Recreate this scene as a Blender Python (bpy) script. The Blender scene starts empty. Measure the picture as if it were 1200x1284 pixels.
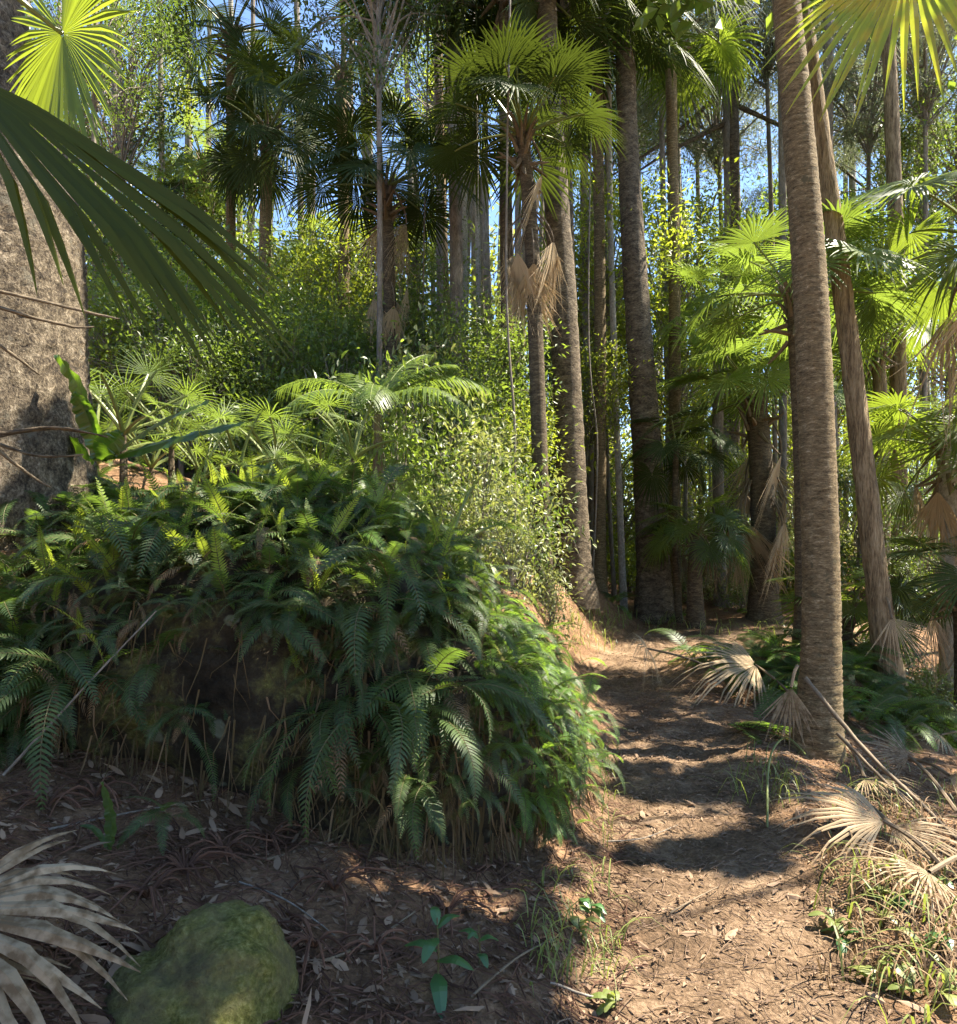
import bpy, math, random
import numpy as np
from mathutils import Vector, Matrix, Quaternion

scene = bpy.context.scene
COL = scene.collection
F, HOR, EYE = 900.0, 690.0, 1.5
PI = math.pi
def rad(a): return a * PI / 180.0
def at(px, py, d):
    """a point seen at photo position (px, py) at distance d in front of the camera"""
    return np.array(((px - 600) / F * d, d, EYE + (HOR - py) / F * d))
def nrm(v):
    v = np.asarray(v, float); return v / (np.linalg.norm(v) + 1e-9)
def V3(*a): return np.array(a, float)

# ---------------------------------------------------------------- noise
def _hash(ix, iy, s):
    h = (ix * 374761393 + iy * 668265263 + s * 974634777) & 0xFFFFFFFF
    h = ((h ^ (h >> 13)) * 1274126177) & 0xFFFFFFFF
    return ((h ^ (h >> 16)) & 0xFFFF) / 65535.0
def vnoise(x, y, s=0):
    x = np.asarray(x, float); y = np.asarray(y, float)
    ix = np.floor(x).astype(np.int64); iy = np.floor(y).astype(np.int64)
    fx = x - ix; fy = y - iy
    fx = fx * fx * (3 - 2 * fx); fy = fy * fy * (3 - 2 * fy)
    a = _hash(ix, iy, s); b = _hash(ix + 1, iy, s); c = _hash(ix, iy + 1, s); d = _hash(ix + 1, iy + 1, s)
    return (a * (1 - fx) + b * fx) * (1 - fy) + (c * (1 - fx) + d * fx) * fy - 0.5
def fbm(x, y, s=0, o=4):
    t = 0; a = 1.0
    for k in range(o):
        t = t + a * vnoise(x, y, s + k * 17); x = x * 2.03; y = y * 2.03; a *= .5
    return t
def smooth(t):
    t = np.clip(t, 0, 1); return t * t * (3 - 2 * t)

# ---------------------------------------------------------------- terrain
PATH = np.array([(.45, -8), (.6, -2), (.7, 0), (.8, 2.2), (.95, 2.75), (1.28, 4.35), (1.74, 6.4), (1.87, 8.4), (2.05, 9.6), (2.6, 10.8), (3.6, 11.4), (5.5, 11.9), (9, 13.2), (20, 18), (60, 30)], float)
def path_u(x, y):
    """signed distance to the middle of the path, negative on its bank side"""
    x = np.asarray(x, float); y = np.asarray(y, float)
    best = np.full(x.shape, 1e9); sg = np.zeros(x.shape)
    for (ax, ay), (bx, by) in zip(PATH[:-1], PATH[1:]):
        dx, dy = bx - ax, by - ay
        t = np.clip(((x - ax) * dx + (y - ay) * dy) / (dx * dx + dy * dy), 0, 1)
        ex, ey = x - ax - t * dx, y - ay - t * dy
        d = np.hypot(ex, ey); side = np.where(dx * ey - dy * ex > 0, -1.0, 1.0)
        m = d < best
        best = np.where(m, d, best); sg = np.where(m, side, sg)
    return best * sg
def ground(x, y):
    x = np.asarray(x, float); y = np.asarray(y, float)
    u = path_u(x, y)
    l = np.maximum(0, -u - .45)
    near = .27 * l
    mult = .10 + .90 * smooth((3.0 - x) / 2.2)
    bank = (1.05 * smooth(l / 1.0) + .31 * np.minimum(np.maximum(0, l - 1.0), 24)) * mult
    bl = smooth((y - 3.0) / 1.7)
    r = np.maximum(0, u - .45)
    z = np.where(u < 0, near * (1 - bl) + bank * bl, -.24 * np.minimum(np.maximum(0, r - .35), 7))
    z = z + .62 * np.exp(-((x - 3.8) / .9) ** 2 - ((y - 8.2) / .9) ** 2)
    z = z + np.where(y > 9, .055 * np.minimum(y - 9, 22), 0)
    z = z + .05 * np.exp(-((np.abs(u) - .62) / .16) ** 2) * (vnoise(x * 2.1, y * 2.1, 5) + .5)
    off = smooth((np.abs(u) - .4) / .5)
    z = z + fbm(x * .55, y * .55, 3, 3) * .35 * off * np.clip(np.abs(y) / 8, .25, 1)
    z = z + fbm(x * 3.1, y * 3.1, 9, 4) * .055
    z = z + fbm(x * 13, y * 13, 21, 3) * (.022 + .010 * off)
    return z
def gz(x, y): return float(ground(np.array([x]), np.array([y]))[0])
def on_ground(px, py, dmin=1.4, dmax=40):
    """where the sight line through photo position (px, py) meets the terrain"""
    d = np.concatenate([np.arange(dmin, 12, .02), np.arange(12, dmax, .1)])
    x = (px - 600) / F * d; z = EYE + (HOR - py) / F * d
    b = np.nonzero(z < ground(x, d))[0]
    k = b[0] if len(b) else len(d) - 1
    return V3(x[k], d[k], float(ground(x[k:k + 1], d[k:k + 1])[0]))

# ---------------------------------------------------------------- mesh helpers
class MB:
    def __init__(s): s.v = []; s.f = []; s.m = []; s.n = 0
    def add(s, v, f, mat=0):
        v = np.asarray(v, float).reshape(-1, 3)
        f = np.asarray(f, np.int64)
        s.v.append(v); s.f.append(f + s.n); s.m.append(np.full(len(f), mat, np.int32)); s.n += len(v)
    def arr(s): return np.concatenate(s.v)
    def mesh(s, name, mats, origin=(0, 0, 0), smooth_=False):
        v = np.concatenate(s.v) - np.asarray(origin, float)
        me = bpy.data.meshes.new(name)
        tot = np.concatenate([np.full(len(f), f.shape[1], np.int32) for f in s.f])
        loops = np.concatenate([f.ravel() for f in s.f]).astype(np.int32)
        me.vertices.add(len(v)); me.vertices.foreach_set('co', v.astype(np.float32).ravel())
        me.loops.add(len(loops)); me.loops.foreach_set('vertex_index', loops)
        me.polygons.add(len(tot))
        me.polygons.foreach_set('loop_start', np.concatenate([[0], np.cumsum(tot)[:-1]]).astype(np.int32))
        me.polygons.foreach_set('loop_total', tot)
        me.polygons.foreach_set('material_index', np.concatenate(s.m))
        me.polygons.foreach_set('use_smooth', np.full(len(tot), bool(smooth_)))
        for m in (mats if isinstance(mats, (list, tuple)) else [mats]): me.materials.append(m)
        me.update(calc_edges=True); me.validate()
        return me
def obj(name, me, parent=None, loc=(0, 0, 0), quat=None, scale=None):
    o = bpy.data.objects.new(name, me); COL.objects.link(o)
    if parent is not None: o.parent = parent
    o.location = [float(c) for c in loc]
    if quat is not None: o.rotation_mode = 'QUATERNION'; o.rotation_quaternion = quat
    if scale is not None: o.scale = (scale,) * 3 if isinstance(scale, (int, float)) else scale
    return o
def tag(o, label, cat, group=None, kind=None):
    if label: o['label'] = label
    if cat: o['category'] = cat
    if group: o['group'] = group
    if kind: o['kind'] = kind
    return o
def thing(name, label, cat, loc=(0, 0, 0), group=None):
    o = bpy.data.objects.new(name, None); COL.objects.link(o)
    o.location = [float(c) for c in loc]; o.empty_display_size = .1
    return tag(o, label, cat, group)

def tube(mb, pts, rads, sides=8, mat=0, rng=None, rough=0.0, cap=True):
    pts = np.asarray(pts, float); n = len(pts)
    rads = np.broadcast_to(np.asarray(rads, float), (n,))
    tan = np.gradient(pts, axis=0); tan /= np.linalg.norm(tan, axis=1)[:, None] + 1e-9
    ref = V3(1, 0, 0) if abs(tan[0][0]) < .9 else V3(0, 1, 0)
    a = np.cross(tan, ref); a /= np.linalg.norm(a, axis=1)[:, None] + 1e-9
    b = np.cross(tan, a)
    th = np.arange(sides) / sides * 2 * PI
    rr = np.repeat(rads[:, None], sides, 1)
    if rng is not None and rough: rr = rr * (1 + rough * rng.uniform(-1, 1, rr.shape))
    v = pts[:, None] + rr[..., None] * (np.cos(th)[None, :, None] * a[:, None] + np.sin(th)[None, :, None] * b[:, None])
    i = np.arange(n - 1)[:, None] * sides; j = np.arange(sides)[None]
    k = (j + 1) % sides
    f = np.stack([i + j, i + k, i + sides + k, i + sides + j], -1).reshape(-1, 4)
    mb.add(v.reshape(-1, 3), f, mat)
    if cap:
        c = (n - 1) * sides
        mb.add(v[-1], np.array([list(range(sides))]), mat)
def spline(pts, n):
    p = np.asarray(pts, float); m = len(p)
    t = np.linspace(0, m - 1, n); i = np.clip(t.astype(int), 0, m - 2); f = (t - i)[:, None]
    p0 = p[np.clip(i - 1, 0, m - 1)]; p1 = p[i]; p2 = p[i + 1]; p3 = p[np.clip(i + 2, 0, m - 1)]
    return .5 * (2 * p1 + (p2 - p0) * f + (2 * p0 - 5 * p1 + 4 * p2 - p3) * f ** 2 + (3 * p1 - p0 - 3 * p2 + p3) * f ** 3)

def leaf_cards(mb, P, D, N, L, Wd, fold=.18, mat=0, hexa=False):
    """many single leaves: base P, direction D, upper side N, length L, width Wd"""
    P = np.asarray(P, float); n = len(P)
    D = D / (np.linalg.norm(D, axis=1)[:, None] + 1e-9)
    S = np.cross(D, N); S /= np.linalg.norm(S, axis=1)[:, None] + 1e-9
    N = np.cross(S, D)
    L = np.broadcast_to(L, (n,))[:, None]; Wd = np.broadcast_to(Wd, (n,))[:, None]
    if hexa:
        b = P; t = P + D * L - N * L * .10
        l1 = P + D * L * .28 - S * Wd * .46 + N * Wd * fold; r1 = P + D * L * .28 + S * Wd * .46 + N * Wd * fold
        l2 = P + D * L * .62 - S * Wd * .40 + N * Wd * fold * .7; r2 = P + D * L * .62 + S * Wd * .40 + N * Wd * fold * .7
        m1 = P + D * L * .28; m2 = P + D * L * .62
        v = np.stack([b, l1, m1, r1, l2, m2, r2, t], 1).reshape(-1, 3)
        o = np.arange(n)[:, None] * 8
        tri = np.concatenate([o + np.array([[0, 2, 1]]), o + np.array([[0, 3, 2]]), o + np.array([[4, 5, 7]]), o + np.array([[5, 6, 7]])])
        q = np.concatenate([o + np.array([[1, 2, 5, 4]]), o + np.array([[2, 3, 6, 5]])])
        mb.v.append(v); mb.f.append(tri + mb.n); mb.m.append(np.full(len(tri), mat, np.int32))
        mb.f.append(q + mb.n); mb.m.append(np.full(len(q), mat, np.int32)); mb.n += len(v)
        return
    mid = P + D * L * .42
    v = np.stack([P, mid + S * Wd * .5 + N * Wd * fold, P + D * L, mid - S * Wd * .5 + N * Wd * fold], 1).reshape(-1, 3)
    o = np.arange(n)[:, None] * 4
    mb.add(v, np.concatenate([o + np.array([[0, 1, 2]]), o + np.array([[0, 2, 3]])]), mat)

# ---------------------------------------------------------------- materials
def new_mat(name):
    m = bpy.data.materials.new(name); m.use_nodes = True
    nt = m.node_tree; nt.nodes.clear()
    out = nt.nodes.new('ShaderNodeOutputMaterial')
    return m, nt, out
def nd(nt, t, **kw):
    n = nt.nodes.new(t)
    for k, v in kw.items():
        if k in n.inputs: n.inputs[k].default_value = v
        else: setattr(n, k, v)
    return n
def ramp(nt, fac, stops):
    r = nt.nodes.new('ShaderNodeValToRGB'); e = r.color_ramp.elements
    while len(e) < len(stops): e.new(.5)
    for x, (p, c) in zip(e, stops): x.position = p; x.color = (*c, 1)
    nt.links.new(fac, r.inputs['Fac']); return r.outputs['Color']
def leaf_mat(name, dark, light, trans, rough=.4, tmix=.42, spec=.5, spots=None):
    """leaf tissue: a thin sheet that reflects and lets light through; each leaf its own tone"""
    m, nt, out = new_mat(name); L = nt.links.new
    geo = nd(nt, 'ShaderNodeNewGeometry'); oi = nd(nt, 'ShaderNodeObjectInfo')
    mx = nd(nt, 'ShaderNodeMath', operation='MULTIPLY_ADD'); mx.inputs[1].default_value = .55
    L(geo.outputs['Random Per Island'], mx.inputs[0])
    m2 = nd(nt, 'ShaderNodeMath', operation='MULTIPLY'); m2.inputs[1].default_value = .45
    L(oi.outputs['Random'], m2.inputs[0]); L(m2.outputs[0], mx.inputs[2])
    col = ramp(nt, mx.outputs[0], [(0, dark), (1, light)])
    if spots:
        tc = nd(nt, 'ShaderNodeTexCoord'); no = nd(nt, 'ShaderNodeTexNoise', Scale=spots[0], Detail=4)
        L(tc.outputs['Object'], no.inputs['Vector'])
        rr = ramp(nt, no.outputs['Fac'], [(.42, (0, 0, 0)), (.62, (1, 1, 1))])
        mc = nd(nt, 'ShaderNodeMix', data_type='RGBA'); L(rr, mc.inputs[0]); L(col, mc.inputs[6]); mc.inputs[7].default_value = (*spots[1], 1)
        col = mc.outputs[2]
    p = nd(nt, 'ShaderNodeBsdfPrincipled', Roughness=rough); p.inputs['Specular IOR Level'].default_value = spec
    L(col, p.inputs['Base Color'])
    t = nd(nt, 'ShaderNodeBsdfTranslucent')
    tm = nd(nt, 'ShaderNodeMix', data_type='RGBA'); tm.inputs[0].default_value = .75
    L(col, tm.inputs[6]); tm.inputs[7].default_value = (*trans, 1)
    hv = nd(nt, 'ShaderNodeHueSaturation'); L(tm.outputs[2], hv.inputs['Color'])
    mr = nd(nt, 'ShaderNodeMapRange'); mr.inputs[3].default_value = .6; mr.inputs[4].default_value = 1.25
    L(mx.outputs[0], mr.inputs[0]); L(mr.outputs[0], hv.inputs['Value']); L(hv.outputs[0], t.inputs['Color'])
    ms = nd(nt, 'ShaderNodeMixShader'); ms.inputs[0].default_value = tmix
    L(p.outputs[0], ms.inputs[1]); L(t.outputs[0], ms.inputs[2]); L(ms.outputs[0], out.inputs['Surface'])
    return m
def bark_mat(name, stops, scale=(6, 6, 1.5), nscale=4, bump=.5, dist=.03, rough=.9, fine=30, lichen=None, moss_h=None):
    m, nt, out = new_mat(name); L = nt.links.new
    tc = nd(nt, 'ShaderNodeTexCoord'); mp = nd(nt, 'ShaderNodeMapping'); mp.inputs['Scale'].default_value = scale
    L(tc.outputs['Object'], mp.inputs['Vector'])
    n1 = nd(nt, 'ShaderNodeTexNoise', Scale=nscale, Detail=9, Roughness=.7); L(mp.outputs[0], n1.inputs['Vector'])
    n2 = nd(nt, 'ShaderNodeTexNoise', Scale=fine, Detail=5, Roughness=.7); L(mp.outputs[0], n2.inputs['Vector'])
    ad = nd(nt, 'ShaderNodeMath', operation='MULTIPLY_ADD'); ad.inputs[1].default_value = .45
    L(n2.outputs['Fac'], ad.inputs[0])
    m1 = nd(nt, 'ShaderNodeMath', operation='MULTIPLY'); m1.inputs[1].default_value = .55; L(n1.outputs['Fac'], m1.inputs[0]); L(m1.outputs[0], ad.inputs[2])
    col = ramp(nt, ad.outputs[0], stops)
    if lichen:
        n3 = nd(nt, 'ShaderNodeTexNoise', Scale=lichen[0], Detail=6, Roughness=.65); L(tc.outputs['Object'], n3.inputs['Vector'])
        rr = ramp(nt, n3.outputs['Fac'], [(lichen[1], (0, 0, 0)), (lichen[1] + .06, (1, 1, 1))])
        mc = nd(nt, 'ShaderNodeMix', data_type='RGBA'); L(rr, mc.inputs[0]); L(col, mc.inputs[6]); mc.inputs[7].default_value = (*lichen[2], 1)
        col = mc.outputs[2]
    p = nd(nt, 'ShaderNodeBsdfPrincipled', Roughness=rough); p.inputs['Specular IOR Level'].default_value = .25
    L(col, p.inputs['Base Color'])
    b = nd(nt, 'ShaderNodeBump', Strength=bump, Distance=dist); L(ad.outputs[0], b.inputs['Height']); L(b.outputs[0], p.inputs['Normal'])
    L(p.outputs[0], out.inputs['Surface'])
    return m
def plain_mat(name, stops, nscale=20, rough=.8, bump=.2):
    return bark_mat(name, stops, scale=(1, 1, 1), nscale=nscale, bump=bump, dist=.01, rough=rough, fine=nscale * 5)

M = {}
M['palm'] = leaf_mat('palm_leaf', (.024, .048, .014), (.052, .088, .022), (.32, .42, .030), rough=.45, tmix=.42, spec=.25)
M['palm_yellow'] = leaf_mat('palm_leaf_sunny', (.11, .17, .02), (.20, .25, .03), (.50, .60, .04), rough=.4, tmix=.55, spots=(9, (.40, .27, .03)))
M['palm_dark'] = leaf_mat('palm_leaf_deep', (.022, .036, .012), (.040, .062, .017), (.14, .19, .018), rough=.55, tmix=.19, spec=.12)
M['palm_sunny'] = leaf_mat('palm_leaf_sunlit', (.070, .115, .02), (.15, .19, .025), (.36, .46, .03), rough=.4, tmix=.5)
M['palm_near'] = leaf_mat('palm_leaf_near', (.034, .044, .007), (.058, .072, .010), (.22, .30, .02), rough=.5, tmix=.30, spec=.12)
M['palm_lit'] = leaf_mat('palm_leaf_lit', (.06, .10, .022), (.115, .165, .035), (.27, .38, .04), rough=.42, tmix=.42, spec=.3)  # sunlit copy of the palm leaf: brighter green put into its colour
M['dead_palm'] = leaf_mat('dead_palm_leaf', (.24, .175, .095), (.50, .38, .23), (.42, .28, .13), rough=.7, tmix=.22, spec=.25)
M['grey_palm'] = leaf_mat('dry_grey_palm_leaf', (.19, .14, .082), (.38, .30, .195), (.38, .29, .16), rough=.75, tmix=.15, spec=.12, spots=(30, (.13, .09, .05)))
M['petiole'] = plain_mat('palm_petiole', [(.3, (.09, .12, .03)), (.7, (.17, .19, .06))], rough=.4)
M['dead_petiole'] = plain_mat('dead_petiole', [(.3, (.075, .053, .030)), (.7, (.20, .15, .095))], rough=.7)
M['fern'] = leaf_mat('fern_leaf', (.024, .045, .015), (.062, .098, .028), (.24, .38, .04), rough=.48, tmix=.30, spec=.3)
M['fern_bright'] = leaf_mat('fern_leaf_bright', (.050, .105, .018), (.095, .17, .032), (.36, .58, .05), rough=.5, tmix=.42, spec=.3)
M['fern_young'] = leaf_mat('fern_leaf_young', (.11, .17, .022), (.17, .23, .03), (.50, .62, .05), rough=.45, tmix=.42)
M['rachis'] = plain_mat('fern_stalk', [(.3, (.06, .05, .02)), (.7, (.12, .10, .04))], rough=.6)
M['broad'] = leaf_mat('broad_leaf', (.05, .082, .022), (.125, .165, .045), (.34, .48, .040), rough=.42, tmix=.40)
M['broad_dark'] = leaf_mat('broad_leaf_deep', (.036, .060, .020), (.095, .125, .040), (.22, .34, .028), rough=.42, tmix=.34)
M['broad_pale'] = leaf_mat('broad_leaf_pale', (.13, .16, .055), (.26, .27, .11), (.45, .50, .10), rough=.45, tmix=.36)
M['broad_yellow'] = leaf_mat('broad_leaf_yellow', (.09, .13, .02), (.18, .21, .03), (.52, .62, .04), rough=.42, tmix=.45)  # brighter, yellower leaf colour stands in for sunlight on the foliage behind
M['needle'] = leaf_mat('conifer_needle', (.075, .098, .055), (.165, .185, .115), (.33, .38, .16), rough=.5, tmix=.30)
M['strap'] = leaf_mat('nest_fern_leaf', (.025, .058, .014), (.045, .085, .018), (.26, .46, .02), rough=.28, tmix=.33, spec=.6)
M['seedling'] = leaf_mat('seedling_leaf', (.035, .095, .035), (.06, .14, .04), (.22, .44, .05), rough=.3, tmix=.3, spec=.6)
M['grass'] = leaf_mat('grass_blade', (.07, .11, .025), (.22, .24, .07), (.40, .48, .06), rough=.45, tmix=.35)
M['straw'] = leaf_mat('dry_fibre', (.10, .062, .034), (.24, .165, .09), (.25, .16, .07), rough=.8, tmix=.15, spec=.2)
M['root'] = leaf_mat('root_fibre', (.045, .030, .016), (.13, .095, .042), (.12, .08, .03), rough=.85, tmix=.1, spec=.15)
M['litter'] = leaf_mat('fallen_leaf', (.085, .052, .031), (.33, .23, .15), (.2, .12, .06), rough=.8, tmix=.08, spec=.2)
M['red_litter'] = leaf_mat('fallen_needles', (.050, .026, .017), (.15, .078, .048), (.1, .05, .03), rough=.85, tmix=.05, spec=.15)
M['bark_big'] = bark_mat('flaky_bark', [(.38, (.014, .010, .006)), (.46, (.070, .053, .034)), (.54, (.165, .13, .085)), (.64, (.36, .30, .215))], scale=(1, 1, .75), nscale=14, bump=1.0, dist=.055, fine=70, lichen=(4, .60, (.12, .105, .075)))
M['bark_palm'] = bark_mat('ringed_palm_bark', [(.38, (.040, .028, .013)), (.48, (.120, .087, .043)), (.57, (.20, .15, .08)), (.66, (.44, .36, .23))], scale=(4, 4, 15), nscale=2.6, bump=.7, dist=.015, fine=10, lichen=(11, .60, (.085, .070, .036)))
M['bark_palm_dark'] = bark_mat('ringed_palm_bark_dark', [(.34, (.022, .016, .009)), (.5, (.075, .056, .033)), (.66, (.20, .16, .10))], scale=(3, 3, 11), nscale=2.6, bump=.9, dist=.02, fine=9)
M['bark_rough'] = bark_mat('rough_red_bark', [(.38, (.034, .023, .012)), (.47, (.14, .10, .053)), (.57, (.26, .195, .11)), (.68, (.38, .31, .20))], scale=(9, 9, 1), nscale=2.0, bump=1.0, dist=.03, fine=9)
M['bark_grey'] = bark_mat('grey_bark', [(.32, (.060, .048, .036)), (.5, (.165, .140, .108)), (.66, (.31, .275, .225))], scale=(4, 4, 1.4), nscale=3, bump=.6, dist=.02, fine=14)
M['bark_pale'] = bark_mat('pale_bark', [(.32, (.13, .115, .09)), (.5, (.30, .275, .225)), (.66, (.46, .43, .37))], scale=(3, 3, 2), nscale=3, bump=.3, dist=.01, fine=12)
M['bark_conifer'] = bark_mat('scaly_conifer_bark', [(.36, (.020, .015, .009)), (.47, (.075, .056, .035)), (.58, (.16, .125, .08)), (.70, (.33, .28, .20))], scale=(1, 1, 2.2), nscale=6, bump=1.0, dist=.03, fine=22, lichen=(5, .66, (.12, .13, .06)))

def ground_mat():
    m, nt, out = new_mat('forest_floor'); L = nt.links.new
    tc = nd(nt, 'ShaderNodeTexCoord'); at_ = nd(nt, 'ShaderNodeAttribute', attribute_name='path')
    n1 = nd(nt, 'ShaderNodeTexNoise', Scale=2.2, Detail=8, Roughness=.65); L(tc.outputs['Object'], n1.inputs['Vector'])
    n2 = nd(nt, 'ShaderNodeTexNoise', Scale=38, Detail=8, Roughness=.75); L(tc.outputs['Object'], n2.inputs['Vector'])
    vo = nd(nt, 'ShaderNodeTexVoronoi', Scale=75); L(tc.outputs['Object'], vo.inputs['Vector'])
    ad = nd(nt, 'ShaderNodeMath', operation='ADD'); L(n1.outputs['Fac'], ad.inputs[0]); L(n2.outputs['Fac'], ad.inputs[1])
    hf = nd(nt, 'ShaderNodeMath', operation='MULTIPLY'); hf.inputs[1].default_value = .5; L(ad.outputs[0], hf.inputs[0])
    dirt = ramp(nt, hf.outputs[0], [(.38, (.042, .027, .015)), (.5, (.130, .085, .050)), (.62, (.27, .19, .12))])
    duff = ramp(nt, hf.outputs[0], [(.36, (.048, .027, .014)), (.5, (.155, .090, .048)), (.64, (.30, .185, .105))])
    mc = nd(nt, 'ShaderNodeMix', data_type='RGBA'); L(at_.outputs['Fac'], mc.inputs[0]); L(duff, mc.inputs[6]); L(dirt, mc.inputs[7])
    p = nd(nt, 'ShaderNodeBsdfPrincipled', Roughness=.95); p.inputs['Specular IOR Level'].default_value = .15
    L(mc.outputs[2], p.inputs['Base Color'])
    hs = nd(nt, 'ShaderNodeMath', operation='MULTIPLY_ADD'); hs.inputs[1].default_value = .35; L(vo.outputs['Distance'], hs.inputs[0]); L(n2.outputs['Fac'], hs.inputs[2])
    b = nd(nt, 'ShaderNodeBump', Strength=.9, Distance=.02); L(hs.outputs[0], b.inputs['Height']); L(b.outputs[0], p.inputs['Normal'])
    L(p.outputs[0], out.inputs['Surface']); return m
def rock_mat(name, moss, stops=None):
    m, nt, out = new_mat(name); L = nt.links.new
    tc = nd(nt, 'ShaderNodeTexCoord')
    n1 = nd(nt, 'ShaderNodeTexNoise', Scale=3.2, Detail=9, Roughness=.7); L(tc.outputs['Object'], n1.inputs['Vector'])
    n2 = nd(nt, 'ShaderNodeTexNoise', Scale=60, Detail=6, Roughness=.7); L(tc.outputs['Object'], n2.inputs['Vector'])
    rock = ramp(nt, n1.outputs['Fac'], stops or [(.34, (.014, .011, .007)), (.5, (.050, .040, .025)), (.68, (.12, .095, .062))])
    ms = ramp(nt, n2.outputs['Fac'], [(.3, (.050, .055, .012)), (.5, (.155, .155, .036)), (.7, (.31, .30, .11))])
    f = ramp(nt, n1.outputs['Fac'], [(moss, (0, 0, 0)), (moss + .14, (1, 1, 1))])
    mc = nd(nt, 'ShaderNodeMix', data_type='RGBA'); L(f, mc.inputs[0]); L(rock, mc.inputs[6]); L(ms, mc.inputs[7])
    n3 = nd(nt, 'ShaderNodeTexVoronoi', Scale=4.5); n3.inputs['Randomness'].default_value = 1; L(tc.outputs['Object'], n3.inputs['Vector'])
    n4 = nd(nt, 'ShaderNodeTexNoise', Scale=14, Detail=5); L(tc.outputs['Object'], n4.inputs['Vector'])
    sb = nd(nt, 'ShaderNodeMath', operation='MULTIPLY_ADD'); sb.inputs[1].default_value = .22; L(n4.outputs['Fac'], sb.inputs[0]); L(n3.outputs['Distance'], sb.inputs[2])
    lf = ramp(nt, sb.outputs[0], [(.27, (1, 1, 1)), (.32, (0, 0, 0))])
    if moss < .5:
        lm = nd(nt, 'ShaderNodeMath', operation='MULTIPLY'); lm.inputs[1].default_value = 0.0; L(lf, lm.inputs[0]); lf = lm.outputs[0]
    m2 = nd(nt, 'ShaderNodeMix', data_type='RGBA'); L(lf, m2.inputs[0]); L(mc.outputs[2], m2.inputs[6]); m2.inputs[7].default_value = (.20, .22, .15, 1)
    p = nd(nt, 'ShaderNodeBsdfPrincipled', Roughness=.95); p.inputs['Specular IOR Level'].default_value = .15
    L(m2.outputs[2], p.inputs['Base Color'])
    ha = nd(nt, 'ShaderNodeMath', operation='MULTIPLY_ADD'); ha.inputs[1].default_value = .3; L(n2.outputs['Fac'], ha.inputs[0]); L(n1.outputs['Fac'], ha.inputs[2])
    b = nd(nt, 'ShaderNodeBump', Strength=1.0, Distance=.10); L(ha.outputs[0], b.inputs['Height']); L(b.outputs[0], p.inputs['Normal'])
    L(p.outputs[0], out.inputs['Surface']); return m
M['ground'] = ground_mat(); M['boulder'] = rock_mat('boulder_rock', .52); M['mossy'] = rock_mat('moss_covered_rock', .40, [(.34, (.075, .066, .030)), (.5, (.19, .165, .08)), (.68, (.33, .29, .16))])

# ---------------------------------------------------------------- ground sheet
def axis(lo, a, b, hi, step, grow=1.16):
    mid = list(np.arange(a, b, step)); s = step; x = a; left = []
    while x > lo: s *= grow; x -= s; left.append(x)
    s = step; x = mid[-1]; right = []
    while x < hi: s *= grow; x += s; right.append(x)
    return np.array(left[::-1] + mid + right)
xs = axis(-150, -2.8, 3.8, 150, .036); ys = axis(-20, 1.3, 7.5, 220, .036)
X, Y = np.meshgrid(xs, ys); Z = ground(X, Y)
mb = MB(); nx, ny = len(xs), len(ys)
i = np.arange(ny - 1)[:, None] * nx; j = np.arange(nx - 1)[None]
mb.add(np.stack([X, Y, Z], -1), np.stack([i + j, i + j + 1, i + nx + j + 1, i + nx + j], -1).reshape(-1, 4))
me = mb.mesh('ground', M['ground'], smooth_=True)
u = path_u(X, Y) + fbm(X * 2.5, Y * 2.5, 44, 3) * .22
pm = smooth((.66 - np.abs(u)) / .30).ravel()
a_ = me.attributes.new('path', 'FLOAT', 'POINT'); a_.data.foreach_set('value', pm.astype(np.float32))
g = obj('ground', me); g['kind'] = 'structure'; g['label'] = 'forest floor with a worn dirt footpath'

# ---------------------------------------------------------------- leaf and frond shapes
def fan_blade(mb, c, a, n, R, rng, half=150, nseg=40, split=.5, droop=.2, fold=.35, cup=.0, wmul=1.0, mat=0, jit=.09, close=1.0, tipw=.75):
    a = nrm(a); n = np.asarray(n, float); n = nrm(n - a * np.dot(a, n)); b = np.cross(n, a)
    dl = 2 * half / nseg
    st = np.array([.03, .28, split, split + (1 - split) * .4, split + (1 - split) * .75, 1.0])
    for k in range(nseg):
        ph = rad((-half + dl * (k + .5)) * close + rng.uniform(-.3, .3) * dl * jit * 6)
        d = math.cos(ph) * a + math.sin(ph) * b; t = -math.sin(ph) * a + math.cos(ph) * b
        Lk = R * (1 - .22 * (abs(-half + dl * (k + .5)) / half) ** 2) * (1 + rng.uniform(-jit, jit))
        dr = droop * rng.uniform(.6, 1.4); sw = rng.uniform(-1, 1) * jit
        v = []
        for s in st:
            r = s * Lk
            hw = math.tan(rad(dl) / 2) * min(r, split * Lk) * wmul
            if s > split: hw *= max(((1 - s) / (1 - split)) ** tipw, .04)
            q = max(0, s - .3) / .7
            p = c + d * r + n * cup * r * (1 - .5 * s) + t * sw * Lk * q * q
            p = p - V3(0, 0, 1) * dr * Lk * q ** 2
            v += [p - t * hw, p + n * fold * hw * (1 if k % 1 == 0 else 1), p + t * hw]
        m = len(st); f = []
        for q in range(m - 1):
            o = q * 3
            f += [(o, o + 1, o + 4, o + 3), (o + 1, o + 2, o + 5, o + 4)]
        mb.add(v, f, mat)
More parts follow.
